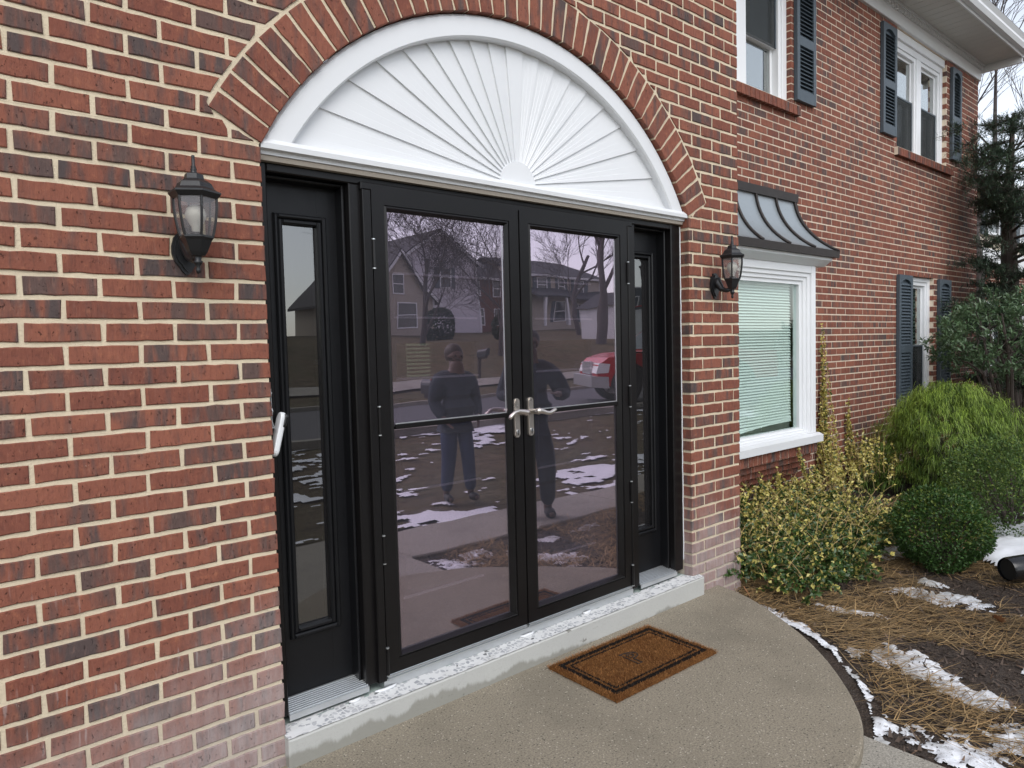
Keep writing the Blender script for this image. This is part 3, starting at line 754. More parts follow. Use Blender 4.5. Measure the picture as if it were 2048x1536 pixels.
# ------------------------------------------------------------------ entry: fanlight, frame, storm doors, sidelights
def assembly(name, org, parent=house):
    """part made of sub-parts; returns empty + builder working in world coordinates"""
    e_ = empty(name, Vector(org) + HL, parent)
    def P(mb, nm, mat, **kw):
        o = mb.build(nm, mat, e_, **kw); o.location = -Vector(org); return o
    return e_, P
fan, FP = assembly('fanlight', (ACX, .04, ZS))
def arcpts(r, n, zmin):
    t0 = math.asin(min(1, (zmin - ACZ) / r)); return [(ACX + r * math.cos(math.pi - t0 - (math.pi - 2 * t0) * k / n), ACZ + r * math.sin(math.pi - t0 - (math.pi - 2 * t0) * k / n)) for k in range(n + 1)]
zr_ = ZS + .028
def arch_band(mb, prof, n=56):
    """sweep an (r, y) profile round the arch"""
    b0 = len(mb.v); k_ = len(prof)
    for r, y in prof:
        for p in arcpts(r, n, zr_): mb.v.append((p[0], y, p[1]))
    for a in range(k_ - 1):
        for i in range(n): mb.face(b0 + a * (n + 1) + i, b0 + a * (n + 1) + i + 1, b0 + (a + 1) * (n + 1) + i + 1, b0 + (a + 1) * (n + 1) + i)
b = MB(); arch_band(b, [(ARI - .003, .14), (ARI - .003, .030), (ARI - .014, .022), (ARI - .090, .022), (ARI - .097, .029), (ARI - .097, .10)])
FP(b, 'arch_rim', 'white', fix=False)
b = MB(); b.prism([(.13, ZS - .022), (.030, ZS - .022), (.030, ZS - .010), (.008, ZS - .006), (.006, ZS + .012), (.022, ZS + .030), (.13, ZS + .032)], .004, W_ - .002, 'x'); FP(b, 'bottom_rail', 'white')
b = MB(); b.prism([(.128, ZS - .040), (.040, ZS - .040), (.036, ZS - .023), (.128, ZS - .023)], .006, W_ - .006, 'x'); FP(b, 'rail_shade_strip', MT.setdefault('tanstrip', plain('tan_strip', (.42, .37, .31), .6)))  # tan-grey strip carries the shade line under the white rail
hub = (ACX - .01, ZS + .030); NR = 19; RI = ARI - .100; RH = .105
def rim_hit(t):                                          # distance from the hub to the inner rim
    dx, dz = math.cos(t), math.sin(t); ox, oz = hub[0] - ACX, hub[1] - ACZ
    bq = ox * dx + oz * dz; return -bq + math.sqrt(bq * bq - (ox * ox + oz * oz - RI * RI))
for k in range(NR):
    t0, t1 = math.pi * k / NR, math.pi * (k + 1) / NR; mid = (NR - 1) / 2
    lo = t0 if k < mid else t1                           # edge farther from the vertical overlaps its neighbour
    def yb(t): return (.060 if abs(t - lo) < 1e-6 else .069) if k != mid else .060
    b = MB(); n_ = 4; ts = [t0 + (t1 - t0) * i / n_ for i in range(n_ + 1)]
    for back in (0, 1):
        for t in ts:
            fr_ = (t - t0) / (t1 - t0); y = yb(t0) + (yb(t1) - yb(t0)) * fr_; y = .10 if back else y
            for r in (RH - .02, rim_hit(t) + .012): b.v.append((hub[0] + r * math.cos(t), y, hub[1] + r * math.sin(t)))
    q = 2 * (n_ + 1)
    for i in range(n_): b.face(2 * i, 2 * i + 1, 2 * i + 3, 2 * i + 2); b.face(q + 2 * i, q + 2 * i + 2, q + 2 * i + 3, q + 2 * i + 1)
    b.face(0, 1, q + 1, q); b.face(2 * n_, 2 * n_ + 1, q + 2 * n_ + 1, q + 2 * n_)
    FP(b, 'sunburst_panel', 'white')
b = MB(); b.prism([(hub[0] + RH * math.cos(t), hub[1] + RH * math.sin(t)) for t in np.linspace(0, math.pi, 20)], .050, .10); FP(b, 'hub', 'white')

# dark frame: casing, posts, head
fr_e, FR = assembly('door_frame', (ACX, .1, 0)); zt_, zb_ = ZS - .041, ZS - 2.062
DC = 1.2125                                              # door centre line
L1, L2 = .362, .432; R1, R2 = 2 * DC - .432, 2 * DC - .362
b = MB(); b.cbox(.006, .040, .062, .20, zb_, zt_); FR(b, 'casing', 'bronze')
b = MB(); b.cbox(W_ - .085, W_ - .006, .062, .20, zb_, zt_); FR(b, 'casing', 'bronze')
b = MB(); b.cbox(.041, W_ - .086, .0635, .20, zt_ - .030, zt_); FR(b, 'head', 'bronze')
for x0, x1 in ((L1, L2), (R1, R2)):
    b = MB(); b.cbox(x0, x1, .0625, .20, zb_, zt_ - .0305); FR(b, 'post', 'bronze')
    s = 1 if x0 < 1 else -1
b = MB(); b.cbox(L2 - .028, R1 + .028, .044, .062, zt_ - .050, zt_ - .022, .003); FR(b, 'storm_head', 'bronze')
for x0, x1 in ((L2 - .024, L2 + .012), (R1 - .012, R1 + .024)):
    b = MB(); b.cbox(x0, x1, .040, .0615, zb_ + .004, zt_ - .0505, .003); FR(b, 'hinge_strip', 'bronze')
# white sealant bead on the right casing
b = MB(); b.tube([(W_ - .004 + random.uniform(-.0015, .0015), .060, z) for z in np.linspace(zb_ + .06, zt_ - .01, 40)], .0035, 5); FR(b, 'sealant_bead', 'white')
# sidelights
def sidelight(x0, x1, gxa, gxb):
    s_, SP = assembly('sidelight', ((x0 + x1) / 2, .16, zb_)); y = .158
    zt, zb = zt_ - .031, zb_ + .006; ga, gb = ZS - .232, ZS - 1.785
    b = MB(); b.box(x0, gxa, y, y + .04, zb, zt); b.box(gxb, x1, y, y + .04, zb, zt); b.box(gxa, gxb, y + .0005, y + .04, ga, zt); b.box(gxa, gxb, y + .0005, y + .04, zb, gb)
    SP(b, 'panel', 'black')
    for d, yy, w in ((.034, .014, .016), (.016, .008, .018)):
        b = MB(); a0, a1, c0, c1 = gxa - d, gxb + d, gb - d, ga + d
        b.cbox(a0, a0 + w, y - yy, y, c0, c1, .005); b.cbox(a1 - w, a1, y - yy, y, c0, c1, .005); b.cbox(a0 + w, a1 - w, y - yy - .0005, y, c1 - w, c1, .005); b.cbox(a0 + w, a1 - w, y - yy - .0005, y, c0, c0 + w, .005)
        SP(b, 'moulding', 'black')
    b = MB(); b.box(gxa - .002, gxb + .002, y + .016, y + .022, gb - .002, ga + .002); SP(b, 'pane', 'sideglass')
    b = MB(); b.box(gxb - .014, gxb - .008, y + .026, y + .034, gb + .02, ga - .06); SP(b, 'blind_wand', 'silver')
    b = MB(); b.box(gxb - .02, gxb - .002, y + .022, y + .034, (ga + gb) / 2 + .24, (ga + gb) / 2 + .258); SP(b, 'wand_clip', 'silver')
    b = MB(); b.box(x0, x1, y + .25, y + .27, zb, zt); b.box(x0 - .01, x0, y + .04, y + .25, zb, zt); b.box(x1, x1 + .01, y + .04, y + .25, zb, zt); SP(b, 'dark_backing', 'dark')  # near-black box added behind the pane as the dim interior
    b = MB()                                             # inner stops beside the opening
    b.cbox(x0, x0 + .012, .10, y, zb, zt); b.cbox(x1 - .012, x1, .10, y, zb, zt); b.cbox(x0 + .012, x1 - .012, .101, y, zt - .012, zt); SP(b, 'stop', 'black')
    b = MB()                                             # grooved aluminium sill
    b.prism([(.066, zb_ + .001), (y, zb_ + .001), (y, zb_ + .022), (.05, zb_ + .006), (.05, zb_ - .016), (.056, zb_ - .016), (.056, zb_ + .001)], x0 - .004, x1 + .004, 'x'); SP(b, 'sill', 'silver')
    for k in range(8):
        b = MB(); yy = .056 + k * .0122; zz = zb_ + .0075 + (yy - .05) / (y - .05) * .016
        b.cbox(x0 - .003, x1 + .003, yy, yy + .006, zz - .002, zz + .0035, .0015); SP(b, 'sill_ridge', 'silver')
sidelight(.041, L1, .128, .270); sidelight(R2, W_ - .086, 2 * DC - .270 - .0, 2 * DC - .128)
# storm doors
def storm_door(x0, x1, hinge):
    s_, SP = assembly('storm_door', ((x0 + x1) / 2, .05, zb_)); ya, yb_ = .044, .074
    zt, zb = ZS - .088, ZS - 2.036; gxa, gxb = x0 + .082, x1 - .082
    if hinge > 0: pass
    gt, gb, zm = ZS - .170, ZS - 1.962, ZS - 1.030
    def ringed(o, i, y0, y1, nm):                        # mitred picture-frame of four bars
        (ox0, ox1, oz0, oz1), (ix0, ix1, iz0, iz1) = o, i
        C4 = [(ox0, oz0), (ox1, oz0), (ox1, oz1), (ox0, oz1)]; D4 = [(ix0, iz0), (ix1, iz0), (ix1, iz1), (ix0, iz1)]
        for k in range(4):
            j = (k + 1) % 4; b = MB()
            b.v += [(*[C4[k][0]], y0, C4[k][1]), (C4[j][0], y0, C4[j][1]), (D4[j][0], y1, D4[j][1]), (D4[k][0], y1, D4[k][1])]
            b.v += [(C4[k][0], yb_, C4[k][1]), (C4[j][0], yb_, C4[j][1]), (D4[j][0], yb_, D4[j][1]), (D4[k][0], yb_, D4[k][1])]
            for q in ((0, 1, 2, 3), (7, 6, 5, 4), (0, 4, 5, 1), (2, 6, 7, 3), (0, 3, 7, 4), (1, 5, 6, 2)): b.face(*q)
            SP(b, nm, 'bronze')
    e_ = .055
    ringed((x0, x1, zb, zt), (x0 + e_, x1 - e_, zb + e_, zt - e_), ya, ya, 'stile_rail')
    ringed((x0 + e_ + .001, x1 - e_ - .001, zb + e_ + .001, zt - e_ - .001), (x0 + e_ + .010, x1 - e_ - .010, zb + e_ + .010, zt - e_ - .010), ya + .003, ya - .002, 'moulding')
    ringed((x0 + e_ + .010, x1 - e_ - .010, zb + e_ + .010, zt - e_ - .010), (gxa, gxb, gb, gt), ya - .002, ya + .022, 'glazing_bead')
    b = MB(); b.box(gxa - .004, gxb + .004, .0600, .0640, zm, gt + .004); SP(b, 'upper_pane', 'stormglass')
    b = MB(); b.box(gxa - .004, gxb + .004, .0700, .0740, gb - .004, zm); SP(b, 'lower_pane', 'stormglass')
    b = MB(); b.cbox(gxa, gxb, .054, .066, zm - .012, zm + .008, .002); SP(b, 'mid_bar', 'bronze')
    b = MB(); b.box(gxa + .001, gxb - .004, .0575, .0598, zm + .0085, zm + .0125); b.box(gxb - .0085, gxb - .0045, .0575, .0598, zm + .0126, gt - .002); SP(b, 'sash_edge', 'silver')
    b = MB(); b.box(x0 + .004, x1 - .004, .048, .072, zb - .028, zb - .001); b.box(x0 + .004, x1 - .004, .040, .048, zb - .022, zb - .016); b.box(x0 + .004, x1 - .004, .040, .048, zb - .010, zb - .005); SP(b, 'sweep', 'silver')
    xh = x0 if hinge < 0 else x1
    for zz in (ZS - .34, ZS - 1.0, ZS - 1.52, ZS - 1.98):
        b = MB(); b.tube([(xh, .039, zz - .055), (xh, .039, zz + .055)], .0065, 8); hg = SP(b, 'hinge', 'bronze', smooth=False)
        b = MB()
        for z2 in (zz - .058, zz + .056): b.tube([(xh, .039, z2), (xh, .039, z2 + .004)], .0072, 8)
        SP(b, 'hinge_ring', 'silver')
    # handle set
    xp = x1 - .042 if hinge < 0 else x0 + .036; zc_ = ZS - 1.048; s = -hinge
    b = MB(); pl = [(xp + .0165 * c, zc_ + (.075 if sn > 0 else -.075) + .0165 * sn) for c, sn in [(math.cos(t), math.sin(t)) for t in np.linspace(0, 2 * math.pi, 25)[:-1]]]
    b.prism([(x, z) for x, z in pl], .034, .0438); i0 = len(b.v)
    b.prism([(xp + (x - xp) * .86, zc_ + (z - zc_) * .975) for x, z in pl], .031, .0341); SP(b, 'handle_plate', 'nickel')
    b = MB(); zl = ZS - 1.022; xl = xp + (.012 if hinge < 0 else -.0)
    d = -1 if hinge < 0 else 1
    b.tube([(xl, .036, zl), (xl, -.005, zl), (xl + .002 * d, -.022, zl)], [.012, .0125, .014], 12); SP(b, 'spindle', 'nickel', smooth=True)
    b = MB(); b.tube([(xl - .012 * d, -.020, zl + .004), (xl + .004 * d, -.022, zl + .004), (xl + .022 * d, -.024, zl), (xl + .045 * d, -.026, zl - .008), (xl + .068 * d, -.026, zl - .011), (xl + .088 * d, -.026, zl - .004), (xl + .103 * d, -.027, zl + .006)] if hinge > 0 else
                     [(xl - .010 * d, -.020, zl + .002), (xl + .006 * d, -.023, zl + .002), (xl + .03 * d, -.025, zl + .008), (xl + .055 * d, -.027, zl + .012), (xl + .078 * d, -.028, zl + .008), (xl + .098 * d, -.028, zl - .006), (xl + .110 * d, -.028, zl - .017)],
                     [.012, .0145, .012, .0095, .009, .009, .0085], 10); SP(b, 'lever', 'nickel', smooth=True)
    b = MB(); b.tube([(xp, .032, zc_ - .062), (xp, .027, zc_ - .062)], .0085, 12); SP(b, 'lock_cylinder', 'silver')
    b = MB(); b.box(xp - .0018, xp + .0018, .0262, .0272, zc_ - .080, zc_ - .055); SP(b, 'keyhole', 'blackplastic')
storm_door(L2 + .016, DC - .004, -1); storm_door(DC + .004, R1 - .016, 1)
b = MB(); b.cbox(DC - .0035, DC + .0035, .050, .076, ZS - 2.04, ZS - .09); FR(b, 'astragal', 'rubber')
# inner doors seen through the storm glass: blue-grey, panelled, a small light with a blind
def inner_door(x0, x1, pa, pb, lit):
    s_, SP = assembly('inner_door', ((x0 + x1) / 2, .2, zb_)); y = .155
    rows = [(ZS - .14, ZS - .58), (ZS - .69, ZS - .842), (ZS - .93, ZS - 1.325), (ZS - 1.40, ZS - 1.785)]
    b = MB(); ztop, zbot = zt_ - .02, zb_
    b.box(x0, pa, y, y + .045, zbot, ztop); b.box(pb, x1, y, y + .045, zbot, ztop)
    zz = [ztop] + [v for r in rows for v in r] + [zbot]
    for k in range(0, len(zz), 2): b.box(pa, pb, y + .0005, y + .045, zz[k + 1], zz[k])
    SP(b, 'slab', 'innerdoor')
    for k, (a, c) in enumerate(rows):
        b = MB()
        if k == 1: b.box(pa, pb, y + .022, y + .026, c, a); SP(b, 'light_pane', 'glass'); continue
        ins = .022; b.v += [(pa, y, c), (pb, y, c), (pb, y, a), (pa, y, a), (pa + ins, y + .016, c + ins), (pb - ins, y + .016, c + ins), (pb - ins, y + .016, a - ins), (pa + ins, y + .016, a - ins)]
        for q in range(4): b.face(q, (q + 1) % 4, 4 + (q + 1) % 4, 4 + q)
        b.face(4, 5, 6, 7); SP(b, 'door_panel', 'innerdoor')
    b = MB()
    for a, c in rows + [(0, ZS - .395)]: b.prism([(y - .003, c - .006), (y + .004, c - .006), (y + .004, c + .004), (y - .003, c + .001)], pa - .004, pb + .004, 'x')
    SP(b, 'panel_highlight_bead', 'vinyl')  # white beads paint the light caught along the lower panel edges
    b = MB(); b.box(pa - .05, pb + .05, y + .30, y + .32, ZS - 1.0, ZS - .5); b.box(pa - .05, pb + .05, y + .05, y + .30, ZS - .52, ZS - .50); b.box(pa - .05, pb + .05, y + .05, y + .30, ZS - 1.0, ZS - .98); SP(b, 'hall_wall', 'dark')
    if lit:
        b = MB(); b.box(.835, .965, y + .285, y + .29, ZS - .90, ZS - .60); g = N('lit_window'); em = g.n('Emission'); em.inputs[0].default_value = (.62, .68, .42, 1); em.inputs[1].default_value = .45; SP(b, 'far_window', g.done(em))
        b = MB()
        for k in range(16): b.box(.833, .968, y + .262, y + .280, ZS - .895 + k * .0185, ZS - .895 + k * .0185 + .009)
        SP(b, 'far_blind', 'tan')
inner_door(L2, DC - .0015, .605, 1.035, True); inner_door(DC + .0015, R1, 1.405, 1.805, False)
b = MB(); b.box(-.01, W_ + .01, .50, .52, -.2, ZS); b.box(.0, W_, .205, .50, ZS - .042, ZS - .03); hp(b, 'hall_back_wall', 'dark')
# threshold and step
b = MB(); b.box(L2 + .002, R1 - .002, .05, .20, zb_ - .03, zb_ + .006); hp(b, 'threshold', 'silver')
b = MB(); b.box(.004, W_ - .004, .048, .4, zb_ - .055, zb_ - .031); hp(b, 'subsill', MT.setdefault('subsill', plain('subsill', (.33, .40, .37), .6)))
SZ = ZS - 31 * H
b = MB(); b.box(-.004, W_ - .001, .0, .5, -.1, SZ); b.cbox(-.004, 2.535, -.036, -.0005, -.05, SZ - .001, .006)
hp(b, 'door_step', 'step')
# rough exposed-aggregate top with a wavering back edge
b = MB(); nX, nY = 120, 10; xs = np.linspace(-.004, 2.535, nX + 1)
for j in range(nY + 1):
    for i, x in enumerate(xs):
        yy = -.034 + .098 * j / nY; 
        if x > W_ - .01 and yy > 0: yy = 0.0
        b.v.append((x, yy, SZ + .0035 + (random.uniform(-.0012, .0018)) + .004 * (j / nY)))
for j in range(nY):
    for i in range(nX): b.face(j * (nX + 1) + i, j * (nX + 1) + i + 1, (j + 1) * (nX + 1) + i + 1, (j + 1) * (nX + 1) + i)
hp(b, 'aggregate_top', 'terrazzo', smooth=True, fix=False)
for xx, w in ((.44, .05), (1.21, .045), (1.62, .03), (.30, .025)):      # sealant lumps along the sill
    b = MB(); b.tube([(xx + w * t, .050 - .010 * math.cos(t * 1.5) + random.uniform(-.002, .002), SZ + .012) for t in np.linspace(-1, 1, 9)], [.003 + .004 * math.cos(t * 1.4) for t in np.linspace(-1, 1, 9)], 7); hp(b, 'sealant_lump', 'white', smooth=True)

# ------------------------------------------------------------------ wall lanterns
def lantern(x, label):
    z = ZS; yc = -.125
    e_ = empty('wall_lantern', (x, 0, z - .39)); tag(e_, label, 'wall light', 'black wall lanterns beside the door')
    def P(mb, nm, mat, **kw):
        o = mb.build(nm, mat, e_, **kw); o.location = (-x, 0, -(z - .39)); return o
    # scalloped back plate
    pl = [(0, .075), (.018, .072), (.022, .058), (.036, .042), (.043, .015), (.043, -.012), (.034, -.036), (.022, -.050), (.014, -.064), (.004, -.074), (0, -.075)]
    pts = [(x + a, z - .385 + c) for a, c in pl] + [(x - a, z - .385 + c) for a, c in pl[::-1][1:-1]]
    b = MB(); b.prism(pts, -.012, -.0005); b.prism([(x + (p - x) * .8, z - .385 + (q - z + .385) * .86) for p, q in pts], -.020, -.0121); P(b, 'back_plate', 'lantern')
    b = MB(); b.tube([(x, -.016, z - .350), (x, -.03, z - .375), (x, -.055, z - .408), (x, -.085, z - .418), (x, yc, z - .412)], [.028, .024, .017, .013, .012], 10); P(b, 'arm', 'lantern', smooth=True)
    c = (x, yc, z); r6 = math.pi / 6
    b = MB(); b.lathe([(.022, -.412), (.030, -.400), (.044, -.366), (.050, -.358), (.050, -.352)], c, 6, r6); P(b, 'cup', 'lantern')
    b = MB(); b.lathe([(.0, -.468), (.006, -.465), (.008, -.455), (.005, -.448), (.012, -.436), (.015, -.430), (.010, -.426), (.014, -.412), (.018, -.405)], c, 10, cap=False); P(b, 'drop_finial', 'lantern', smooth=True)
    b = MB(); b.lathe([(.066, -.238), (.078, -.224), (.078, -.219), (.066, -.214), (.058, -.208), (.050, -.192), (.040, -.184), (.0385, -.1835), (.030, -.179), (.027, -.164), (.014, -.159)], c, 6, r6); P(b, 'roof', 'lantern')
    b = MB(); b.lathe([(.012, -.160), (.008, -.152), (.010, -.149), (.006, -.145), (.0085, -.141), (.005, -.136), (.0055, -.118), (.0045, -.114), (.006, -.110), (.004, -.105), (0, -.104)], c, 10, cap=False); P(b, 'finial', 'lantern', smooth=True)
    lv = [(.0635, -.238), (.0625, -.268), (.0590, -.300), (.0535, -.330), (.0480, -.353)]
    for k in range(6):
        a0 = r6 + k * 2 * r6; a1 = a0 + 2 * r6
        b = MB(); b.tube([(x + r * math.cos(a0), yc + r * math.sin(a0), z + h) for r, h in lv], .0042, 5); P(b, 'glazing_bar', 'lantern')
        b = MB()
        for r, h in lv:
            for a in (a0, a1): b.v.append((x + (r - .001) * math.cos(a), yc + (r - .001) * math.sin(a), z + h))
        for i in range(4): b.face(2 * i, 2 * i + 1, 2 * i + 3, 2 * i + 2)
        P(b, 'pane', 'lampglass')
    b = MB(); b.lathe([(.008, -.350), (.013, -.345), (.014, -.325), (.022, -.312), (.030, -.296), (.031, -.284), (.026, -.268), (.014, -.258), (0, -.256)], c, 14, cap=False); P(b, 'bulb', 'bulb', smooth=True)
    b = MB(); b.lathe([(.016, -.352), (.016, -.340)], c, 12); P(b, 'socket', 'lantern')
lantern(-.262, 'black wall lantern on the wide brick wall beside the white doorbell')
lantern(2.712, 'black wall lantern on the narrow brick pier next to the bay window')

# doorbell with its bracket on the left jamb
e_ = empty('doorbell', (.02, .03, ZS - 1.0)); tag(e_, 'slim white video doorbell hanging off the left door jamb', 'doorbell')
def P(mb, nm, mat, **kw):
    o = mb.build(nm, mat, e_, **kw); o.location = (-.02, -.03, -(ZS - 1.0)); return o
def plate(c0, c1, hw, y0, th, nm, mat):
    """rounded slab running from c0 to c1 (x,y,z) along its length"""
    A, B = Vector(c0), Vector(c1); t = (B - A).normalized(); s = Vector((0, 1, 0)); s = (s - t * s.dot(t)).normalized(); n = t.cross(s)
    b = MB(); L = (B - A).length; out = []
    for a in np.linspace(0, math.pi, 9): out.append((L - hw + hw * math.sin(a), hw * math.cos(a)))
    for a in np.linspace(math.pi, 2 * math.pi, 9): out.append((hw + hw * math.sin(a), hw * math.cos(a)))
    for d, k in ((-th / 2, .86), (-th / 4, 1.0), (th / 4, 1.0), (th / 2, .86)):
        for u, v in out: b.v.append(tuple(A + t * (L / 2 + (u - L / 2) * (1 if k == 1 else .97)) + s * v * k + n * d))
    m_ = len(out)
    for r in range(3):
        for i in range(m_): b.face(r * m_ + i, r * m_ + (i + 1) % m_, (r + 1) * m_ + (i + 1) % m_, (r + 1) * m_ + i)
    b.face(*range(m_)); b.face(*[3 * m_ + i for i in range(m_)][::-1])
    return P(b, nm, mat, smooth=False)
plate((.010, .030, ZS - 1.088), (.050, .030, ZS - .932), .022, 0, .020, 'body', 'white')
plate((.0455, .012, ZS - .985), (.0575, .012, ZS - .938), .010, 0, .012, 'camera_window', 'blackplastic')
b = MB(); b.box(.002, .0046, .012, .046, ZS - .985, ZS - .845); b.box(.0046, .016, .014, .044, ZS - .985, ZS - .982); P(b, 'bracket', 'silver')
b = MB(); b.tube([(.006, .028, ZS - .86), (.006, .020, ZS - .86)], .005, 8); P(b, 'screw', 'silver')
b = MB(); b.tube([(.006, .03, ZS - .90), (.012, .024, ZS - .925), (.008, .028, ZS - .955), (.018, .03, ZS - .985)], .0016, 5); P(b, 'wire', 'silver')

def ribbons(P0, D, L, Wd, bend, col, seg=3):
    """curved thin blades: start points, directions, length, width, bend vectors"""
    N_ = len(P0); t = np.linspace(0, 1, seg + 1); S = np.cross(D, np.array([0, 0, 1.0]) + .01); S /= np.linalg.norm(S, axis=1, keepdims=True) + 1e-9
    V = np.zeros((N_, seg + 1, 2, 3))
    for i, ti in enumerate(t):
        c = P0 + D * (L * ti)[:, None] + bend * (ti ** 2); w_ = (Wd * (1 - .75 * ti))[:, None]; V[:, i, 0] = c - S * w_; V[:, i, 1] = c + S * w_
    idx = np.arange(N_ * (seg + 1) * 2).reshape(N_, seg + 1, 2)
    F = np.stack([idx[:, :-1, 0], idx[:, :-1, 1], idx[:, 1:, 1], idx[:, 1:, 0]], -1).reshape(-1, 4)
    return V.reshape(-1, 3), F, np.repeat(col, seg, axis=0)
def unit(a): return a / (np.linalg.norm(a, axis=-1, keepdims=True) + 1e-9)

# ------------------------------------------------------------------ doormat
mat_e = empty('doormat', (1.55, -.318, 0), rz=math.radians(-1.2)); tag(mat_e, 'brown coir doormat with black double border lines on the porch', 'doormat')
def mat_mat():
    g = N('coir'); p = g.pos()
    x = g.n('TexCoord').outputs['Object']
    ox, oy, oz = g.sep(x)
    d = g.math('MINIMUM', g.math('SUBTRACT', .352, g.math('ABSOLUTE', ox)), g.math('SUBTRACT', .2125, g.math('ABSOLUTE', oy)))
    d = g.math('ADD', d, g.math('MULTIPLY', g.math('SUBTRACT', g.noise(p, 160, 2), .5), .008))
    l1 = g.math('MULTIPLY', g.step(d, .030, .033), g.step(d, .057, .054)); l2 = g.math('MULTIPLY', g.step(d, .066, .068), g.step(d, .080, .078))
    fib = g.step(g.noise(g.map(p, (1, 1, 1)), 120, 5, .85), .28, .72)
    c = g.mix(fib, (.11, .042, .014), (.36, .165, .055)); c = g.mix(g.math('MULTIPLY', g.step(g.noise(p, 7, 3), .45, .7), .55), c, (.13, .045, .014))
    c = g.mix(g.math('MAXIMUM', l1, l2), c, g.mix(fib, (.008, .007, .006), (.035, .028, .024)))
    return g.done(g.bsdf(c, .95, 0, g.bump(fib, 1.0, .006), .1))
MT['coir'] = mat_mat()
nxm, nym = 170, 104; V = []; F = []
for j in range(nym + 1):
    for i in range(nxm + 1):
        x = -.352 + .704 * i / nxm; y = -.2125 + .425 * j / nym
        ed = min(.352 - abs(x), .2125 - abs(y)); z = .016 - .008 * max(0, 1 - ed / .012) + random.uniform(-.0035, .0035)
        if ed < 1e-6: z = .002; x += random.uniform(-.002, .002); y += random.uniform(-.002, .002)
        V.append((x, y, z))
for j in range(nym):
    for i in range(nxm): a = j * (nxm + 1) + i; F.append((a, a + 1, a + nxm + 2, a + nxm + 1))
np_mesh('coir_pile', V, F, 'coir', mat_e)
n_ = 14000; fx = RNG.uniform(-.354, .354, n_); fy = RNG.uniform(-.2145, .2145, n_); q_ = RNG.random(n_) < .12
fx = np.where(q_ & (RNG.random(n_) < .4), np.sign(fx) * .354, fx); fy = np.where(q_ & (np.abs(fx) < .353), np.sign(fy) * .2145, fy)
de = np.minimum(.352 - np.abs(fx), .2125 - np.abs(fy)) + RNG.normal(0, .002, n_); blk_ = ((de > .031) & (de < .056)) | ((de > .067) & (de < .079))
outw = np.stack([np.where(np.abs(fx) > .345, np.sign(fx), 0), np.where(np.abs(fy) > .206, np.sign(fy), 0), np.full(n_, .9)], 1)
colr = np.where(blk_[:, None], np.array([.018, .015, .013]), np.array([.30, .135, .045])) * RNG.uniform(.35, 1.6, (n_, 1))
V, F, c = ribbons(np.stack([fx, fy, np.where(de < .003, RNG.uniform(.002, .012, n_), .0145)], 1), unit(outw + RNG.normal(0, .55, (n_, 3))), RNG.uniform(.005, .013, n_), RNG.uniform(.0005, .0011, n_), RNG.normal(0, .002, (n_, 3)), colr, 1)
tag(np_mesh('bristles', V, F, 'straw', mat_e, c), kind='stuff')
def cord(pts, closed=True):
    b = MB(); b.tube([(x, y, .0195) for x, y in pts] + ([(pts[0][0], pts[0][1], .0195)] if closed else []), .0030, 5); return b
bowl = [(.000 + .040 * math.sin(t), .022 + .028 * math.cos(t)) for t in np.linspace(0, math.pi, 9)]
inn = [(-.004 + .022 * math.sin(t), .022 + .014 * math.cos(t)) for t in np.linspace(0, math.pi, 7)]
lm = plain('dark_coir', (.030, .018, .011), .95)
cord([(-.040, .058), (.002, .052)] + bowl[1:] + [(-.014, -.008), (-.012, -.060), (-.038, -.060), (-.034, .048)]).build('letter', lm, mat_e)
cord([(-.014, .037)] + inn + [(-.014, .007)]).build('letter_counter', lm, mat_e)

# ------------------------------------------------------------------ planting bed, straw, snow
def vnoise(x, y, s, seed=0):
    """cheap smooth value noise"""
    x = np.asarray(x) * s + seed * 17.3; y = np.asarray(y) * s + seed * 9.1
    xi, yi = np.floor(x).astype(int), np.floor(y).astype(int); fx, fy = x - xi, y - yi
    fx = fx * fx * (3 - 2 * fx); fy = fy * fy * (3 - 2 * fy)
    def h(a, b):
        n = np.sin(a * 127.1 + b * 311.7 + seed * 74.7) * 43758.5453; return n - np.floor(n)
    return (h(xi, yi) * (1 - fx) + h(xi + 1, yi) * fx) * (1 - fy) + (h(xi, yi + 1) * (1 - fx) + h(xi + 1, yi + 1) * fx) * fy
def fbm(x, y, s, seed=0, o=4): return sum(vnoise(x, y, s * 2 ** k, seed + k) * .5 ** k for k in range(o)) / sum(.5 ** k for k in range(o))
def bedz(x, y):
    x = np.asarray(x); y = np.asarray(y)
    z = -.085 + .05 * (fbm(x, y, 1.6, 3) - .5) + .035 * (fbm(x, y, 14, 5) - .5) + .02 * np.clip((x - 3) / 4, 0, 1)
    return z + .03 * np.clip((y - .2) / .6, 0, 1)
def grid_mesh(x0, x1, y0, y1, st):
    xs = np.arange(x0, x1 + st / 2, st); ys = np.arange(y0, y1 + st / 2, st); X, Y = np.meshgrid(xs, ys); n = len(xs)
    idx = np.arange(len(xs) * len(ys)).reshape(len(ys), n)
    F = np.stack([idx[:-1, :-1], idx[:-1, 1:], idx[1:, 1:], idx[1:, :-1]], -1).reshape(-1, 4)
    return X.ravel(), Y.ravel(), F
X, Y, F = grid_mesh(1.30, 11.0, -1.84, .88, .03)
Z = bedz(X, Y); Z[(X < 1.81) & (Y < -1.1)] = -.13
tag(np_mesh('planting_bed', np.stack([X, Y, Z], 1), F, 'mulch', smooth=True), kind='structure')
tag(np_mesh('house_verge', [(10.9, -1.9, -.06), (24, -1.9, -.06), (24, 6, -.06), (10.9, 6, -.06)], [(0, 1, 2, 3)], 'mulch'), kind='structure')
def compact(V, F, col=None):
    u, inv = np.unique(F.ravel(), return_inverse=True); return V[u], inv.reshape(F.shape)
PEA = np.array(pe)
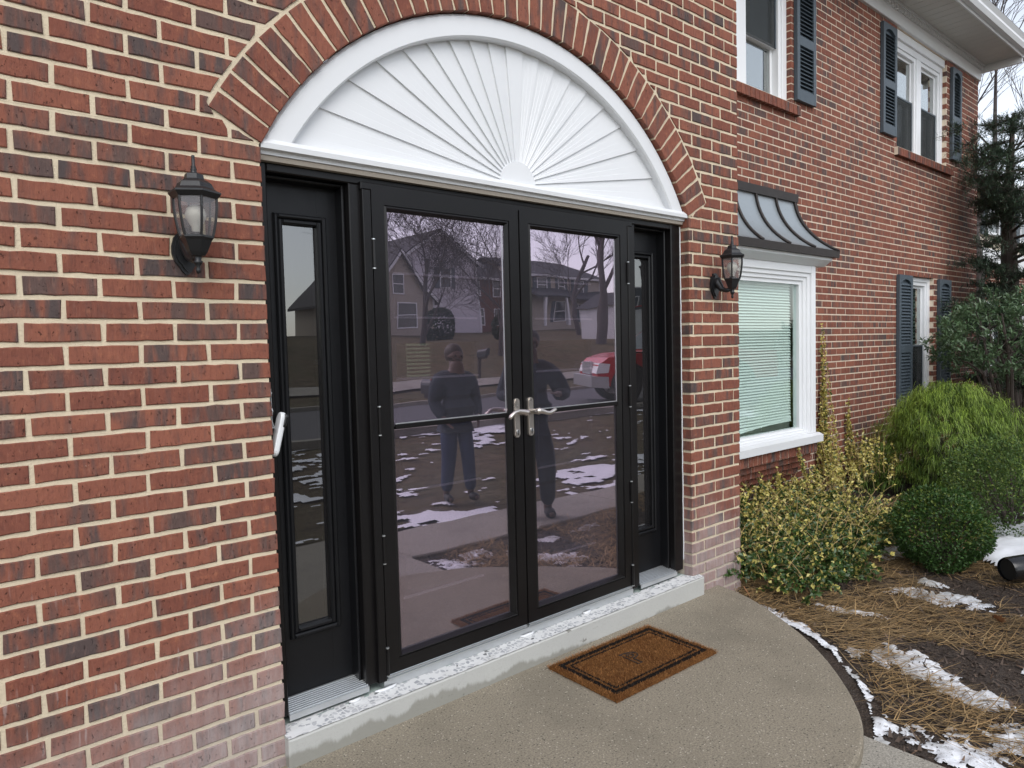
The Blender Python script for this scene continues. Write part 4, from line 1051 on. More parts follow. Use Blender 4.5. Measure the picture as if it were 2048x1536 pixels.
def porch_dist(x, y):
    d = np.full(np.shape(x), 9.0)
    for a, b in zip(PEA[:-1], PEA[1:]):
        ab = b - a; t = np.clip(((x - a[0]) * ab[0] + (y - a[1]) * ab[1]) / (ab @ ab), 0, 1); d = np.minimum(d, np.hypot(x - a[0] - t * ab[0], y - a[1] - t * ab[1]))
    return d
X, Y, F = grid_mesh(1.5, 6.0, -1.83, .3, .0085)
pd = porch_dist(X, Y); out = np.hypot((X - 1.30) / 1.42, np.minimum(Y, 0) / 1.38) > 1.0
bl_ = [(3.66, -.96, .13, .33, -.10), (2.60, -1.10, .13, .26, .08), (2.50, -1.40, .09, .17, .05), (1.98, -1.56, .18, .20, .2), (2.22, -1.68, .14, .14, 0), (3.10, -.62, .07, .20, -.2), (3.90, -.80, .05, .12, 0), (2.92, -1.62, .10, .10, 0), (4.42, -.36, .22, .13, 0), (3.4, -1.6, .2, .07, 0)]
mask = np.full(X.shape, -1.0)
for cx_, cy_, rx, ry, tl in bl_:
    dx, dy = X - cx_ - tl * (Y - cy_), Y - cy_; mask = np.maximum(mask, 1 - np.hypot(dx / rx, dy / ry) ** 2)
edge = 1 - (pd / .13) ** 2; sel = (X > 2.3) & (Y > -.85); edge = np.where(sel, edge + .75, edge - .05); mask = np.maximum(mask, edge)
mask = mask + 1.7 * (fbm(X, Y, 6, 11) - .5) + 2.3 * (fbm(X, Y, 22, 12, 5) - .5)
mask[~out] = -1; mask[pd < .006] = -1
Zs = bedz(X, Y) + np.clip(mask - .08, 0, .8) * .013 + .002
keep = (mask[F] > .08).all(1); V_, F_ = compact(np.stack([X, Y, Zs], 1), F[keep])
tag(np_mesh('thin_snow', V_, F_, 'snow', smooth=True), 'patches of thin dirty snow melting on the mulch bed', 'snow', kind='stuff')
X, Y, F = grid_mesh(3.9, 6.6, -1.83, -.2, .03)
mk = np.maximum(1 - np.hypot((X - 4.95) / .62, (Y + 1.12) / .34) ** 2, 1 - np.hypot((X - 5.7) / .8, (Y + 1.1) / .5) ** 2) + .6 * (fbm(X, Y, 3, 21) - .5)
keep = (mk[F] > .0).all(1); V_, F_ = compact(np.stack([X, Y, bedz(X, Y) + .11 * np.clip(mk, -.05, 1) ** .7 - .004 if False else bedz(X, Y) + .11 * np.sqrt(np.clip(mk + .02, 0, 1))], 1), F[keep])
tag(np_mesh('snow_drift', V_, F_, 'cleansnow', smooth=True), 'smooth white snow drift behind the round boxwood', 'snow', kind='stuff')
X, Y, F = grid_mesh(-1, 15, -7.3, -2.62, .036)
mk = fbm(X, Y, .9, 31) * .58 + fbm(X, Y * 2.2, 4.0, 32, 6) * .62 + .09 * np.exp(-((Y + 2.75) / .16) ** 2) + .10 * np.exp(-((Y + 6.95) / .35) ** 2) + .03 * np.clip((X - 4) / 3, 0, 1) - .02
keep = (mk[F] > .655).all(1); gzv = np.vectorize(gz)
V_, F_ = compact(np.stack([X, Y, gzv(X, Y) - .03 + .02 + .05 * np.clip(mk - .62, 0, .3)], 1), F[keep])
tag(np_mesh('lawn_snow', V_, F_, 'cleansnow', smooth=True), 'scattered white snow patches on the winter lawn', 'snow', kind='stuff')

n_ = 19000
px = RNG.uniform(2.0, 6.2, n_); py = RNG.uniform(-1.8, .3, n_)
dens = fbm(px, py, 1.7, 41) + .25 * np.exp(-((px - 3.2) ** 2 + (py + .75) ** 2) / .55)
ok = (dens > .475 - .06 * (np.hypot((px - 1.30) / 1.50, np.minimum(py, 0) / 1.45) < 1.12)) & (np.hypot((px - 1.30) / 1.455, np.minimum(py, 0) / 1.42) > 1.0); px, py = px[ok], py[ok]; n_ = len(px)
an = RNG.normal(-.75, .7, n_); D = unit(np.stack([np.cos(an), np.sin(an), RNG.normal(.05, .10, n_)], 1))
c0 = np.array([.40, .285, .145]); col = c0 * RNG.uniform(.35, 1.35, (n_, 1)) * np.array([1, .95, .9]) ** RNG.uniform(0, 2.5, (n_, 1))
V, F, c = ribbons(np.stack([px, py, bedz(px, py) + RNG.uniform(.006, .03, n_)], 1), D, RNG.uniform(.08, .26, n_), RNG.uniform(.0012, .0028, n_), np.stack([RNG.normal(0, .03, n_), RNG.normal(0, .03, n_), RNG.normal(-.015, .012, n_)], 1), col)
tag(np_mesh('pine_straw', V, F, 'straw', col=c), 'tan pine straw and dead stalks strewn over the bed', 'straw', kind='stuff')

n_ = 15000
px = RNG.uniform(1.75, 6.5, n_); py = RNG.uniform(-1.82, .4, n_); ok = np.hypot((px - 1.30) / 1.46, np.minimum(py, 0) / 1.40) > 1.0; px, py = px[ok], py[ok]; n_ = len(px)
D = unit(np.stack([RNG.normal(0, 1, n_), RNG.normal(0, 1, n_), RNG.normal(.0, .35, n_)], 1)); L = RNG.uniform(.012, .045, n_)
col = np.array([.075, .055, .043]) * RNG.uniform(.35, 2.0, (n_, 1)) + np.array([.10, .055, .03]) * (RNG.random((n_, 1)) < .07)
V, F, c = ribbons(np.stack([px, py, bedz(px, py) + RNG.uniform(-.002, .010, n_)], 1), D, L, RNG.uniform(.003, .010, n_), RNG.normal(0, .004, (n_, 3)), col, 1)
tag(np_mesh('bark_chips', V, F, 'straw', col=c), 'dark shredded bark chips covering the planting bed', 'mulch', kind='stuff')

# ------------------------------------------------------------------ plants
def leaves(P0, D, Nn, L, Wd, col):
    """diamond leaves with a bent tip"""
    S = unit(np.cross(D, Nn)); U = unit(np.cross(S, D)); n = len(P0); V = np.zeros((n, 6, 3))
    L = L[:, None]; Wd = Wd[:, None]
    V[:, 0] = P0; V[:, 1] = P0 + D * L * .45 + S * Wd + U * Wd * .5; V[:, 2] = P0 + D * L - U * L * .12; V[:, 3] = P0 + D * L * .45 - S * Wd + U * Wd * .5; V[:, 4] = P0 + D * L * .5
    idx = np.arange(n)[:, None] * 6
    F = np.concatenate([idx + np.array([[0, 1, 2, 4]]), idx + np.array([[0, 4, 2, 3]])], 1).reshape(-1, 4)
    return V.reshape(-1, 3), F, np.repeat(col, 2, axis=0)
def thing_plant(name, loc, label, cat, group=None):
    return tag(empty(name, loc), label, cat, group)
def addnp(parent, name, V, F, mat, col):
    V = V - np.array(parent.location); return np_mesh(name, V, F, mat, parent, col)
def boxwood(c, r, rz, n, label, tint):
    e_ = thing_plant('boxwood_shrub', (c[0], c[1], c[2] - rz), label, 'shrub')
    d = unit(RNG.normal(size=(n, 3))); ph = np.arctan2(d[:, 1], d[:, 0]); lump = 1 + .10 * np.sin(3 * ph + 4 * d[:, 2]) + .16 * (fbm(d[:, 0] * 2 + 5, d[:, 2] * 2 + d[:, 1] * 2, 1.6, 51) - .5) * 2
    rr = lump * (1 - np.abs(RNG.normal(0, .10, n))) ; P0 = np.array(c) + d * rr[:, None] * np.array([r, r, rz])
    P0[:, 2] = np.maximum(P0[:, 2], -.075)
    Dv = unit(d + RNG.normal(0, .75, (n, 3)) + [0, 0, .25]); Nn = unit(d + RNG.normal(0, .8, (n, 3)))
    k = RNG.uniform(.55, 1.35, (n, 1)); young = (RNG.random((n, 1)) < .22) * (d[:, 2:3] > -.1)
    col = np.array(tint) * k * (1 - young) + np.array([.16, .21, .042]) * k * young
    V, F, cc = leaves(P0, Dv, Nn, RNG.uniform(.016, .027, n), RNG.uniform(.005, .0085, n), col); addnp(e_, 'foliage', V, F, 'leaf', cc)
    b = MB()
    for k in range(26):
        a = random.uniform(0, 6.28); q = random.uniform(.3, .85); h = random.uniform(-.5, .9)
        b.tube([(0, 0, .01), (r * .3 * q * math.cos(a), r * .3 * q * math.sin(a), rz * .5), (r * q * math.cos(a), r * q * math.sin(a), rz * (1 + h * .7))], [.012, .008, .003], 5)
    b.build('stems', 'bark', e_)
boxwood((4.29, -.71, .175), .285, .275, 13000, 'small round dark green boxwood in front of the gold variegated shrub', (.050, .108, .025))
boxwood((5.45, -.82, .29), .45, .39, 14000, 'larger lighter green boxwood beside the snow drift', (.070, .125, .028))
# thread cypress: mounded tiers of drooping threads
def thread_cypress(c, r, h, label):
    e_ = thing_plant('thread_cypress', c, label, 'shrub'); Vs, Fs, Cs = [], [], []; off = 0; n_t = 1700
    for k in range(n_t):
        a = random.uniform(0, 2 * math.pi); t = random.random() ** .75; lump = 1 + .13 * math.sin(3 * a + 7 * t) + .08 * math.sin(7 * a + 3)
        rad = r * math.sqrt(max(0, 1 - (t * .97) ** 2.4)) * random.uniform(.72, 1.06) * lump; z = .10 + t * h * random.uniform(.93, 1.03)
        tip = np.array([c[0] + rad * math.cos(a), c[1] + rad * math.sin(a), c[2] + z]); m = 26
        outd = np.array([math.cos(a), math.sin(a), .15 + .7 * t]); sl = RNG.uniform(0, 1, (m, 1)); P0 = tip - outd * .13 * sl + np.array([0, 0, -.05]) * (1 - sl) + RNG.normal(0, .016, (m, 3))
        Dv = unit(outd * RNG.uniform(.3, 1.0, (m, 1)) + RNG.normal(0, .55, (m, 3))); L = RNG.uniform(.025, .075, m)
        bend = np.stack([RNG.normal(0, .008, m), RNG.normal(0, .008, m), -RNG.uniform(.03, .085, m)], 1)
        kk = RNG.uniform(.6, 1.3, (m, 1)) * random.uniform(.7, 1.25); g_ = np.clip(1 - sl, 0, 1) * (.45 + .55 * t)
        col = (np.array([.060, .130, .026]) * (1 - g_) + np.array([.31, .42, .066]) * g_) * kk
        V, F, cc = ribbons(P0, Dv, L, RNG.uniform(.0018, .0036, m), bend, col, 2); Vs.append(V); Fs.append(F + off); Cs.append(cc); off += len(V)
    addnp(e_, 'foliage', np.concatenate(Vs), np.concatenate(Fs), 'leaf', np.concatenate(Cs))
    b = MB()
    for k in range(30):
        a = random.uniform(0, 6.28); q = random.uniform(.4, .8); t = random.uniform(.2, .9)
        b.tube([(0, 0, 0), (r * .25 * math.cos(a), r * .25 * math.sin(a), h * t * .7), (r * q * math.cos(a) * (1 - t * .5), r * q * math.sin(a) * (1 - t * .5), h * t)], [.02, .012, .004], 5)
    b.build('branches', 'bark', e_)
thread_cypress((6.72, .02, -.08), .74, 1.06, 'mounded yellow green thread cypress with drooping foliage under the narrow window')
# large broadleaf shrub on bare dark legs
def broad_shrub(c, r, h0, h1, label):
    e_ = thing_plant('evergreen_shrub', c, label, 'shrub'); b = MB(); tips = []
    for k in range(15):
        a = 6.283 * k / 15 + random.uniform(-.2, .2); q = random.uniform(.3, .95); top = random.uniform(h0 + .1, h1 - .2)
        p1 = (random.uniform(-.1, .1), random.uniform(-.1, .1), .0); p2 = (r * q * .35 * math.cos(a), r * q * .35 * math.sin(a), h0 * .55); p3 = (r * q * .75 * math.cos(a + .1), r * q * .75 * math.sin(a + .1), h0 + .1); p4 = (r * q * math.cos(a), r * q * math.sin(a), top)
        b.tube([p1, p2, p3, p4], [.032, .024, .016, .006], 6)
        for j in range(5):
            q2 = np.array(p3) + (np.array(p4) - p3) * random.random(); d = unit(RNG.normal(size=3)) * .28; b.tube([tuple(q2), tuple(q2 + d * .6 + [0, 0, .05]), tuple(q2 + d + [0, 0, .12])], [.008, .006, .003], 4)
    for k in range(30):
        a = random.uniform(0, 6.28); q = random.uniform(.2, .9); b.tube([(0, 0, .1), (r * .3 * q * math.cos(a), r * .3 * q * math.sin(a), h0 * .5), (r * q * math.cos(a + .5), r * q * math.sin(a + .5), h0 * random.uniform(.7, 1.1))], [.012, .008, .004], 4)
    b.build('trunk', 'bark', e_)
    nt_ = 950; Vs, Fs, Cs = [], [], []; off = 0; mid = (h0 + h1) / 2; hz = (h1 - h0) / 2
    for k in range(nt_):
        d = unit(RNG.normal(size=3)); rr = random.uniform(.62, 1.02) ** .6 * (1 + .13 * math.sin(5 * math.atan2(d[1], d[0]) + 3 * d[2]))
        tip = np.array([c[0] + d[0] * r * rr, c[1] + d[1] * r * rr, c[2] + mid + d[2] * hz * rr])
        if tip[1] > YB - .06: continue
        m = 11; ax = unit(d + [0, 0, .8] + RNG.normal(0, .35, 3)); 
        P0 = tip + ax * RNG.uniform(-.06, .02, (m, 1)); Dv = unit(ax * .55 + RNG.normal(0, .6, (m, 3))); Nn = unit(RNG.normal(0, .5, (m, 3)) + [0, 0, 1])
        kk = RNG.uniform(.6, 1.3, (m, 1)); col = np.array([.085, .150, .070]) * kk + np.array([.05, .055, .035]) * RNG.random((m, 1))
        V, F, cc = leaves(P0, Dv, Nn, RNG.uniform(.045, .075, m), RNG.uniform(.008, .012, m), col); Vs.append(V); Fs.append(F + off); Cs.append(cc); off += len(V)
    addnp(e_, 'crown', np.concatenate(Vs), np.concatenate(Fs), 'glossleaf', np.concatenate(Cs))
broad_shrub((8.28, -.16, -.08), .84, 1.06, 2.04, 'large dark green broadleaf shrub on bare twisted stems')
# variegated euonymus: mat of gold and green leaves with climbing shoots
e_ = thing_plant('variegated_euonymus', (3.9, .2, -.08), 'sprawling gold variegated euonymus with straw coloured stems under the bay window', 'shrub')
Vs, Fs, Cs = [], [], []; off = 0; stems = MB()
def shoot(p, q, bend, nl, size=1.0, r0=.0014):
    global off
    p, q = np.array(p, float), np.array(q, float); mid = (p + q) / 2 + np.array(bend); t = np.linspace(0, 1, 6)[:, None]
    path = (1 - t) ** 2 * p + 2 * t * (1 - t) * mid + t ** 2 * q
    stems.tube([tuple(v - np.array(e_.location)) for v in path], [r0, r0, r0 * .9, r0 * .8, r0 * .6, r0 * .4], 3, cap=False)
    if nl <= 0: return
    s = RNG.uniform(.12, 1.0, nl)[:, None]; P0 = (1 - s) ** 2 * p + 2 * s * (1 - s) * mid + s ** 2 * q; tan = unit(q - p)
    Dv = unit(RNG.normal(0, 1, (nl, 3)) + tan * .6 + [0, -.25, .2]); Nn = unit(RNG.normal(0, .7, (nl, 3)) + [0, -.4, .8])
    gold = RNG.random((nl, 1)) < np.clip(.16 + .85 * (P0[:, 2:3] - .02) / .45 + .12 * (P0[:, 0:1] - 3.8), .14, .80); kk = RNG.uniform(.6, 1.25, (nl, 1))
    col = np.where(gold, np.array([.58, .50, .145]) * kk, np.array([.055, .105, .026]) * kk)
    V, F, cc = leaves(P0, Dv, Nn, RNG.uniform(.022, .042, nl) * size, RNG.uniform(.0075, .0135, nl) * size, col); Vs.append(V); Fs.append(F + off); Cs.append(cc); off += len(V)
def eup():
    while True:
        x = random.uniform(3.0, 5.1); y = random.uniform(-.42, .80)
        if y > -.42 + .14 * max(0, x - 3.6) - .25 * max(0, 3.3 - x) * 0 and not (x < 3.02 and y > 0): return x, y
for k in range(1250):
    x, y = eup(); hgt = .07 + .22 * max(0, min(1, (y + .35) / .9)) ** .8; zb2 = random.uniform(0, hgt * .8) - .07
    a = random.uniform(0, 6.28); L = random.uniform(.10, .30)
    shoot((x, y, zb2), (x + L * math.cos(a), min(y + L * math.sin(a) * .8, .83), zb2 + random.uniform(-.02, .15)), (random.uniform(-.04, .04), random.uniform(-.04, .04), random.uniform(.0, .08)), 24)
for k in range(190):                                     # bare straw-coloured stalks
    x, y = eup(); a = random.uniform(-1.2, 2.2); L = random.uniform(.2, .5); z0 = random.uniform(.03, .20)
    shoot((x, y, z0), (x + L * math.cos(a) * .8, min(y + L * math.sin(a) * .5, .82), z0 + random.uniform(.02, .18)), (0, 0, .05), 5, .8, .0017)
for x0, zt in ((5.80, 1.66), (5.82, 1.30), (5.78, 1.0), (5.90, .75), (6.36, .92), (5.72, .72), (4.98, .60), (4.62, .44), (4.30, .40), (3.85, .48), (3.55, .36), (5.2, .42), (6.05, .48), (6.45, .42), (3.3, .42)):
    y0 = YB - .035 if x0 > 5.4 else YW - .02 - .05 * random.random()
    for j in range(5 if zt > .8 else 3):
        xa = x0 + random.uniform(-.07, .07); 
        shoot((xa, y0 - random.uniform(.0, .2), .0), (x0 + random.uniform(-.025, .025), y0, zt * random.uniform(.72, 1.0)), (random.uniform(-.03, .03), .04, 0), int(95 * zt / 1.0) + 30, .85, .004)
for k in range(160):                                     # shoulder of foliage at the foot of the climbing shoots
    x = random.uniform(5.2, 7.0); y = random.uniform(.25, .8); zt = max(.10, .66 - abs(x - 5.85) * .5) * random.uniform(.4, 1)
    shoot((x, y, zt * .4), (x + random.uniform(-.1, .2), min(y + .05, .83), zt), (0, 0, .04), 15)
addnp(e_, 'foliage', np.concatenate(Vs), np.concatenate(Fs), 'glossleaf', np.concatenate(Cs)); stems.build('stems', 'stem', e_, fix=False)

# bare trees
def bare_tree(name, loc, h, r0, label, group, seed, spread=.55, depth=5, mat='greybark', first=.30, lean=(0, 0), kids=(3, 4), tw=.011):
    rs = random.Random(seed); e_ = tag(empty(name, loc), label, 'tree', group); tr, cr = MB(), MB()
    def grow(p, d, L, r, lev):
        n = 4 if lev < 2 else 3; path = [p]; q = Vector(p); dd = Vector(d)
        for i in range(n):
            dd = (dd + Vector((rs.gauss(0, .12), rs.gauss(0, .12), rs.gauss(.03, .06)))).normalized(); q = q + dd * (L / n); path.append(tuple(q))
        (tr if lev < 2 else cr).tube(path, [max(tw * .7, r * (1 - .55 * i / n)) for i in range(n + 1)], 7 if lev < 2 else (4 if lev < 4 else 3), cap=False)
        if lev >= depth: return
        m = rs.randint(*kids) + (1 if lev >= 2 else 0)
        for k in range(m):
            t = (first if lev == 0 else .25) + (1 - (first if lev == 0 else .25)) * (k + rs.random() * .8) / m; i = min(n - 1, int(t * n)); f = t * n - i
            b0_ = Vector(path[i]).lerp(Vector(path[i + 1]), f); a = rs.uniform(0, 6.283); o = dd.orthogonal().normalized(); o2 = dd.cross(o)
            nd = (dd * (1 - spread * .55) + (o * math.cos(a) + o2 * math.sin(a)) * spread * rs.uniform(.7, 1.25) + Vector((0, 0, .15))).normalized()
            grow(tuple(b0_), nd, L * rs.uniform(.52, .76), max(tw, r * (1 - .5 * t) * rs.uniform(.42, .62)), lev + 1)
        if lev > 0: grow(path[-1], dd, L * .6, r * .42, lev + 1)
    grow((0, 0, -.2), Vector((lean[0], lean[1], 1)).normalized(), h * .45, r0, 0)
    tr.build('trunk', mat, e_, fix=False, smooth=True); cr.build('crown', mat, e_, fix=False)
    return e_
# conifer beside the far corner of the house
def conifer(loc, h, r, label, seed):
    rs = random.Random(seed); e_ = tag(empty('conifer_tree', loc), label, 'tree'); b = MB(); L0 = np.array(loc)
    b.tube([(0, 0, 0), (.05, .02, h * .4), (0, .05, h * .75), (0, 0, h)], [.16, .12, .07, .015], 8); Vs, Fs, Cs = [], [], []; off = 0
    NB = 60; over_ = [(-1.85, .15, 4.0), (-1.45, .12, 3.65), (-1.0, .1, 3.85), (-1.15, .1, 3.45), (-1.1, .05, 2.8), (-.6, .05, 2.35), (-.75, -.1, 3.2), (-.5, -.2, 2.0)]
    for k in range(NB + 8):
        t = .16 + .82 * (k + rs.random()) / NB; a = rs.uniform(0, 6.283) if k % 2 else rs.gauss(3.5, .75); t = min(t, .97); L = r * (1 - t * .72) * rs.uniform(.65, 1.2); z = t * h
        p = np.array([.03, .03, z]); d = np.array([math.cos(a), math.sin(a), rs.uniform(.02, .30)]); tip = p + d * L + [0, 0, -.10 * L]
        if L0[1] + tip[1] > .72 and L0[0] + tip[0] < 10.5: tip[1] = .72 - L0[1] - rs.uniform(0, .15)
        if k >= NB: tip = np.array(over_[k - NB]); p = np.array([.03, .03, tip[2] * .86]); d = unit(tip - p)
        mid = (p + tip) / 2 + [0, 0, .08 * L]; b.tube([tuple(p), tuple(mid), tuple(tip)], [.035 * (1 - t) + .01, .018 * (1 - t) + .006, .004], 5)
        for j in range(26):
            s = rs.uniform(.30, 1.0); c = (1 - s) ** 2 * p + 2 * s * (1 - s) * mid + s ** 2 * tip; sd = unit(np.array([-d[1], d[0], 0]) * rs.choice((-1, 1)) + d * .7 + RNG.normal(0, .35, 3)); l2 = rs.uniform(.12, .38) * (1.15 - .5 * s)
            m = 34; P0 = c + sd * (RNG.uniform(0, 1, (m, 1)) * l2) + RNG.normal(0, .02, (m, 3)); P0 = P0 + L0; Dv = unit(sd + RNG.normal(0, .75, (m, 3)) + [0, 0, .1])
            col = np.array([.060, .090, .062]) * RNG.uniform(.5, 1.6, (m, 1)) + np.array([.03, .038, .012]) * (RNG.random((m, 1)) < .2)
            V, F, cc = ribbons(P0, Dv, RNG.uniform(.03, .075, m), RNG.uniform(.003, .0065, m), RNG.normal(0, .01, (m, 3)), col, 1); Vs.append(V); Fs.append(F + off); Cs.append(cc); off += len(V)
            b.tube([tuple(c), tuple(c + sd * l2)], [.006, .002], 3, cap=False)
    b.build('trunk', 'bark', e_, fix=False); addnp(e_, 'crown', np.concatenate(Vs), np.concatenate(Fs), 'needle', np.concatenate(Cs))
conifer((10.05, .36, -.1), 4.45, 1.75, 'dark green conifer with ragged boughs at the far corner of the house', 5)
bare_tree('bare_tree', (17.5, 2.6, -.1), 15, .17, 'leafless tree rising behind the conifer and grey roof', None, 11, .5, 5, lean=(-.12, .05), tw=.006)

# black corrugated drain pipe lying at the edge of the snow
e_ = tag(empty('drain_pipe', (4.55, -1.30, 0)), 'glossy black plastic downspout drain lying at the edge of the snow', 'drain pipe')
A, B_ = Vector((-.42, .17, .035)), Vector((.9, -.62, .055)); b = MB(); prof = [(0, .068), (.012, .074), (.10, .080), (.22, .082), (.24, .090), (.40, .092), (1.0, .092)]
b.tube([tuple(A.lerp(B_, t)) for t, _ in prof], [r for _, r in prof], 24, cap=False); b.build('pipe', 'blackplastic', e_, smooth=True)
b = MB(); d = (B_ - A).normalized(); b.tube([tuple(A + d * .018), tuple(A + d * .03)], .066, 24); b.build('end_cap', 'rubber', e_)
b = MB(); b.tube([tuple(A + d * .33), tuple(A + d * .345)], .1, 24); b.build('collar', 'blackplastic', e_)
# fallen oak leaves
def dead_leaf(p, s, rz, tilt, label):
    b = MB(); o = [(0, -.5), (.10, -.35), (.28, -.30), (.16, -.12), (.36, .0), (.18, .14), (.30, .34), (.10, .36), (0, .55), (-.10, .36), (-.30, .34), (-.18, .14), (-.36, 0), (-.16, -.12), (-.28, -.30), (-.10, -.35)]
    b.v = [(x * s, y * s, s * .25 * (abs(x) * 1.2) ** 1.4) for x, y in o] + [(0, 0, 0)]
    for i in range(16): b.face(i, (i + 1) % 16, 16)
    q = b.build('fallen_leaf', plain('dead_leaf', (.30, .135, .06), .7, var=.25, scale=40), None, fix=False); q.location = p; q.rotation_euler = (tilt, .2, rz); tag(q, label, 'leaf')
dead_leaf((2.83, -.13, -.035), .085, .5, 1.0, 'dry tan oak leaf standing up in snow by the pier')
dead_leaf((3.42, -1.28, -.04), .10, 1.5, .7, 'curled orange brown oak leaf among the pine straw')
dead_leaf((7.46, -.62, 1.42), .12, 2.6, 1.1, 'orange dead leaf caught in the large green shrub')

# ------------------------------------------------------------------ neighbours' houses
def window_unit(parent, org, x, z, w, h, y, shut=True, face=1):
    """small window on a wall facing -y (face=-1) or +y (face=1): frame, pane, shutters"""
    o = -Vector(org); f = face
    b = MB(); t = .07; ya, yb = (y, y + f * .05)
    for q in ((x - w / 2, x - w / 2 + t, z, z + h), (x + w / 2 - t, x + w / 2, z, z + h), (x - w / 2 + t, x + w / 2 - t, z, z + t), (x - w / 2 + t, x + w / 2 - t, z + h - t, z + h), (x - w / 2 + t, x + w / 2 - t, z + h / 2 - .03, z + h / 2 + .03)): b.box(q[0], q[1], min(ya, yb), max(ya, yb), q[2], q[3])
    wn = b.build('window', 'vinyl', parent); wn.location = o
    b = MB(); b.box(x - w / 2 + t, x + w / 2 - t, min(y + f * .005, y + f * .02), max(y + f * .005, y + f * .02), z + t, z + h - t); b.build('pane', 'darkpane', wn)
    if shut:
        for s in (-1, 1):
            b = MB(); xa = x + s * (w / 2 + .19); b.box(xa - .17, xa + .17, min(y + f * .004, y + f * .04), max(y + f * .004, y + f * .04), z - .02, z + h + .02)
            for k in range(12): b.box(xa - .12, xa + .12, min(y + f * .041, y + f * .05), max(y + f * .041, y + f * .05), z + .06 + k * (h - .1) / 12, z + .06 + k * (h - .1) / 12 + .04)
            b.build('shutter', 'shutter', parent).location = o
def gable_house(org, x0, x1, y0, y1, zb, ze, zr, axis, wallmat, label, wins, roofmat='roofshingle', over=.35):
    h_ = tag(empty('house', org), label, 'house', 'houses across the street'); o = -Vector(org)
    b = MB()
    if axis == 'y':                                       # ridge runs along y, gable faces the street
        xm = (x0 + x1) / 2; b.prism([(x0, zb - 1), (x1, zb - 1), (x1, ze), (xm, zr), (x0, ze)], y0, y1)
    else:
        ym = (y0 + y1) / 2; b.prism([(y0, zb - 1), (y1, zb - 1), (y1, ze), (ym, zr), (y0, ze)], x0, x1, 'x')
    b.build('wall', wallmat, h_).location = o
    sd_ = MB()                                            # clapboard edges on the street face
    z = zb
    while z < (zr if axis == 'y' else ze) - .15:
        if axis == 'y':
            k = 1 if z < ze else max(0, (zr - z) / (zr - ze)); xm = (x0 + x1) / 2; hw = (x1 - x0) / 2 * k
            if hw > .2: sd_.prism([(y1, z), (y1 + .028, z), (y1, z + .16)], xm - hw, xm + hw, 'x')
        else: sd_.prism([(y1, z), (y1 + .028, z), (y1, z + .16)], x0, x1, 'x')
        z += .17
    if wallmat != 'housebrick':
        q = sd_.build('siding', wallmat, h_); q.location = o; tag(q, kind='stuff')
    b = MB(); t = .16
    if axis == 'y':
        xm = (x0 + x1) / 2; sl = (zr - ze) / (xm - x0)
        for s in (-1, 1):
            xe = xm + s * (xm - x0 + over); b.prism([(xm, zr + .02), (xe, ze - over * sl + .02), (xe, ze - over * sl + .02 + t), (xm, zr + .02 + t)], y0 - over, y1 + over)
    else:
        ym = (y0 + y1) / 2; sl = (zr - ze) / (ym - y0)
        for s in (-1, 1):
            ye = ym + s * (ym - y0 + over); b.prism([(ym, zr + .02), (ye, ze - over * sl + .02), (ye, ze - over * sl + .02 + t), (ym, zr + .02 + t)], x0 - over, x1 + over, 'x')
    rf = b.build('roof', roofmat, h_); rf.location = o
    b = MB()
    if axis == 'y':
        xm = (x0 + x1) / 2; sl = (zr - ze) / (xm - x0)
        for s in (-1, 1):
            xe = xm + s * (xm - x0 + over); b.prism([(xm, zr - .16), (xe, ze - over * sl - .16), (xe, ze - over * sl + .08), (xm, zr + .08)], y1 + over + .002, y1 + over + .05)
    else: b.box(x0 - over, x1 + over, y1 + over + .002, y1 + over + .12, ze - over * sl - .05, ze - over * sl + .13)
    b.build('fascia', 'white', h_).location = o
    b = MB()
    for xx in (x0, x1): b.box(xx - .06, xx + .06, y1 - .02, y1 + .035, zb, ze)
    b.build('corner_board', 'white', h_).location = o
    for (x, z, w_2, hh, s) in wins: window_unit(h_, org, x, z, w_2, hh, y1 + .03, s, 1)
    return h_
h1 = gable_house((28, -39, 2.2), 24.7, 31.3, -50, -39, 2.2, 7.6, 9.75, 'y', 'siding', 'pale sided two storey house with its gable end to the street', [(28.4, 5.75, .9, 1.35, True)])
h2 = gable_house((22.8, -36, 1.8), 20.1, 25.4, -46, -36, 1.8, 4.7, 7.6, 'y', 'tan', 'tan sided house with steep front gable and brick base', [(22.6, 4.9, 1.0, 1.3, False), (23.3, 2.7, 1.7, 1.7, False)])
h3 = gable_house((42, -41, 3.1), 37.2, 46.5, -50, -41, 3.1, 7.4, 9.0, 'x', 'tan', 'wide two storey house with front porch and row of windows', [(39.6, 5.9, 1.0, 1.3, True), (41.9, 5.9, 1.0, 1.3, True), (44.2, 5.9, 1.0, 1.3, True), (41.6, 3.4, 1.2, 1.8, True), (44.4, 3.4, 1.2, 1.8, True)])
b = MB(); b.prism([(-41, 6.3), (-38.9, 5.55), (-38.9, 5.42), (-41, 6.1)], 37.4, 46.6, 'x'); b.build('porch_roof', 'roofshingle', h3).location = (-42, 41, -3.1)
for x in (38.2, 40.6, 43.2, 45.8):
    b = MB(); b.box(x - .1, x + .1, -39.2, -39.0, 3.0, 5.45); b.build('porch_post', 'white', h3).location = (-42, 41, -3.1)
h4 = gable_house((34, -43, 2.6), 31.9, 36.9, -50, -42, 2.6, 7.0, 8.8, 'x', 'housebrick', 'dark brick house standing between two sided houses', [(33.4, 5.6, .9, 1.3, False), (35.4, 5.6, .9, 1.3, False), (33.5, 3.1, .9, 1.5, False), (35.5, 3.1, .9, 1.5, False)])
h5 = gable_house((10, -38, 2.1), 4.5, 15.5, -48, -38, 1.9, 6.8, 9.2, 'x', 'housebrick', 'long red brick house behind the near mailbox', [(x, z, 1.0, 1.4, True) for x in (6.3, 9, 11.5, 14) for z in (2.9, 5.2)])

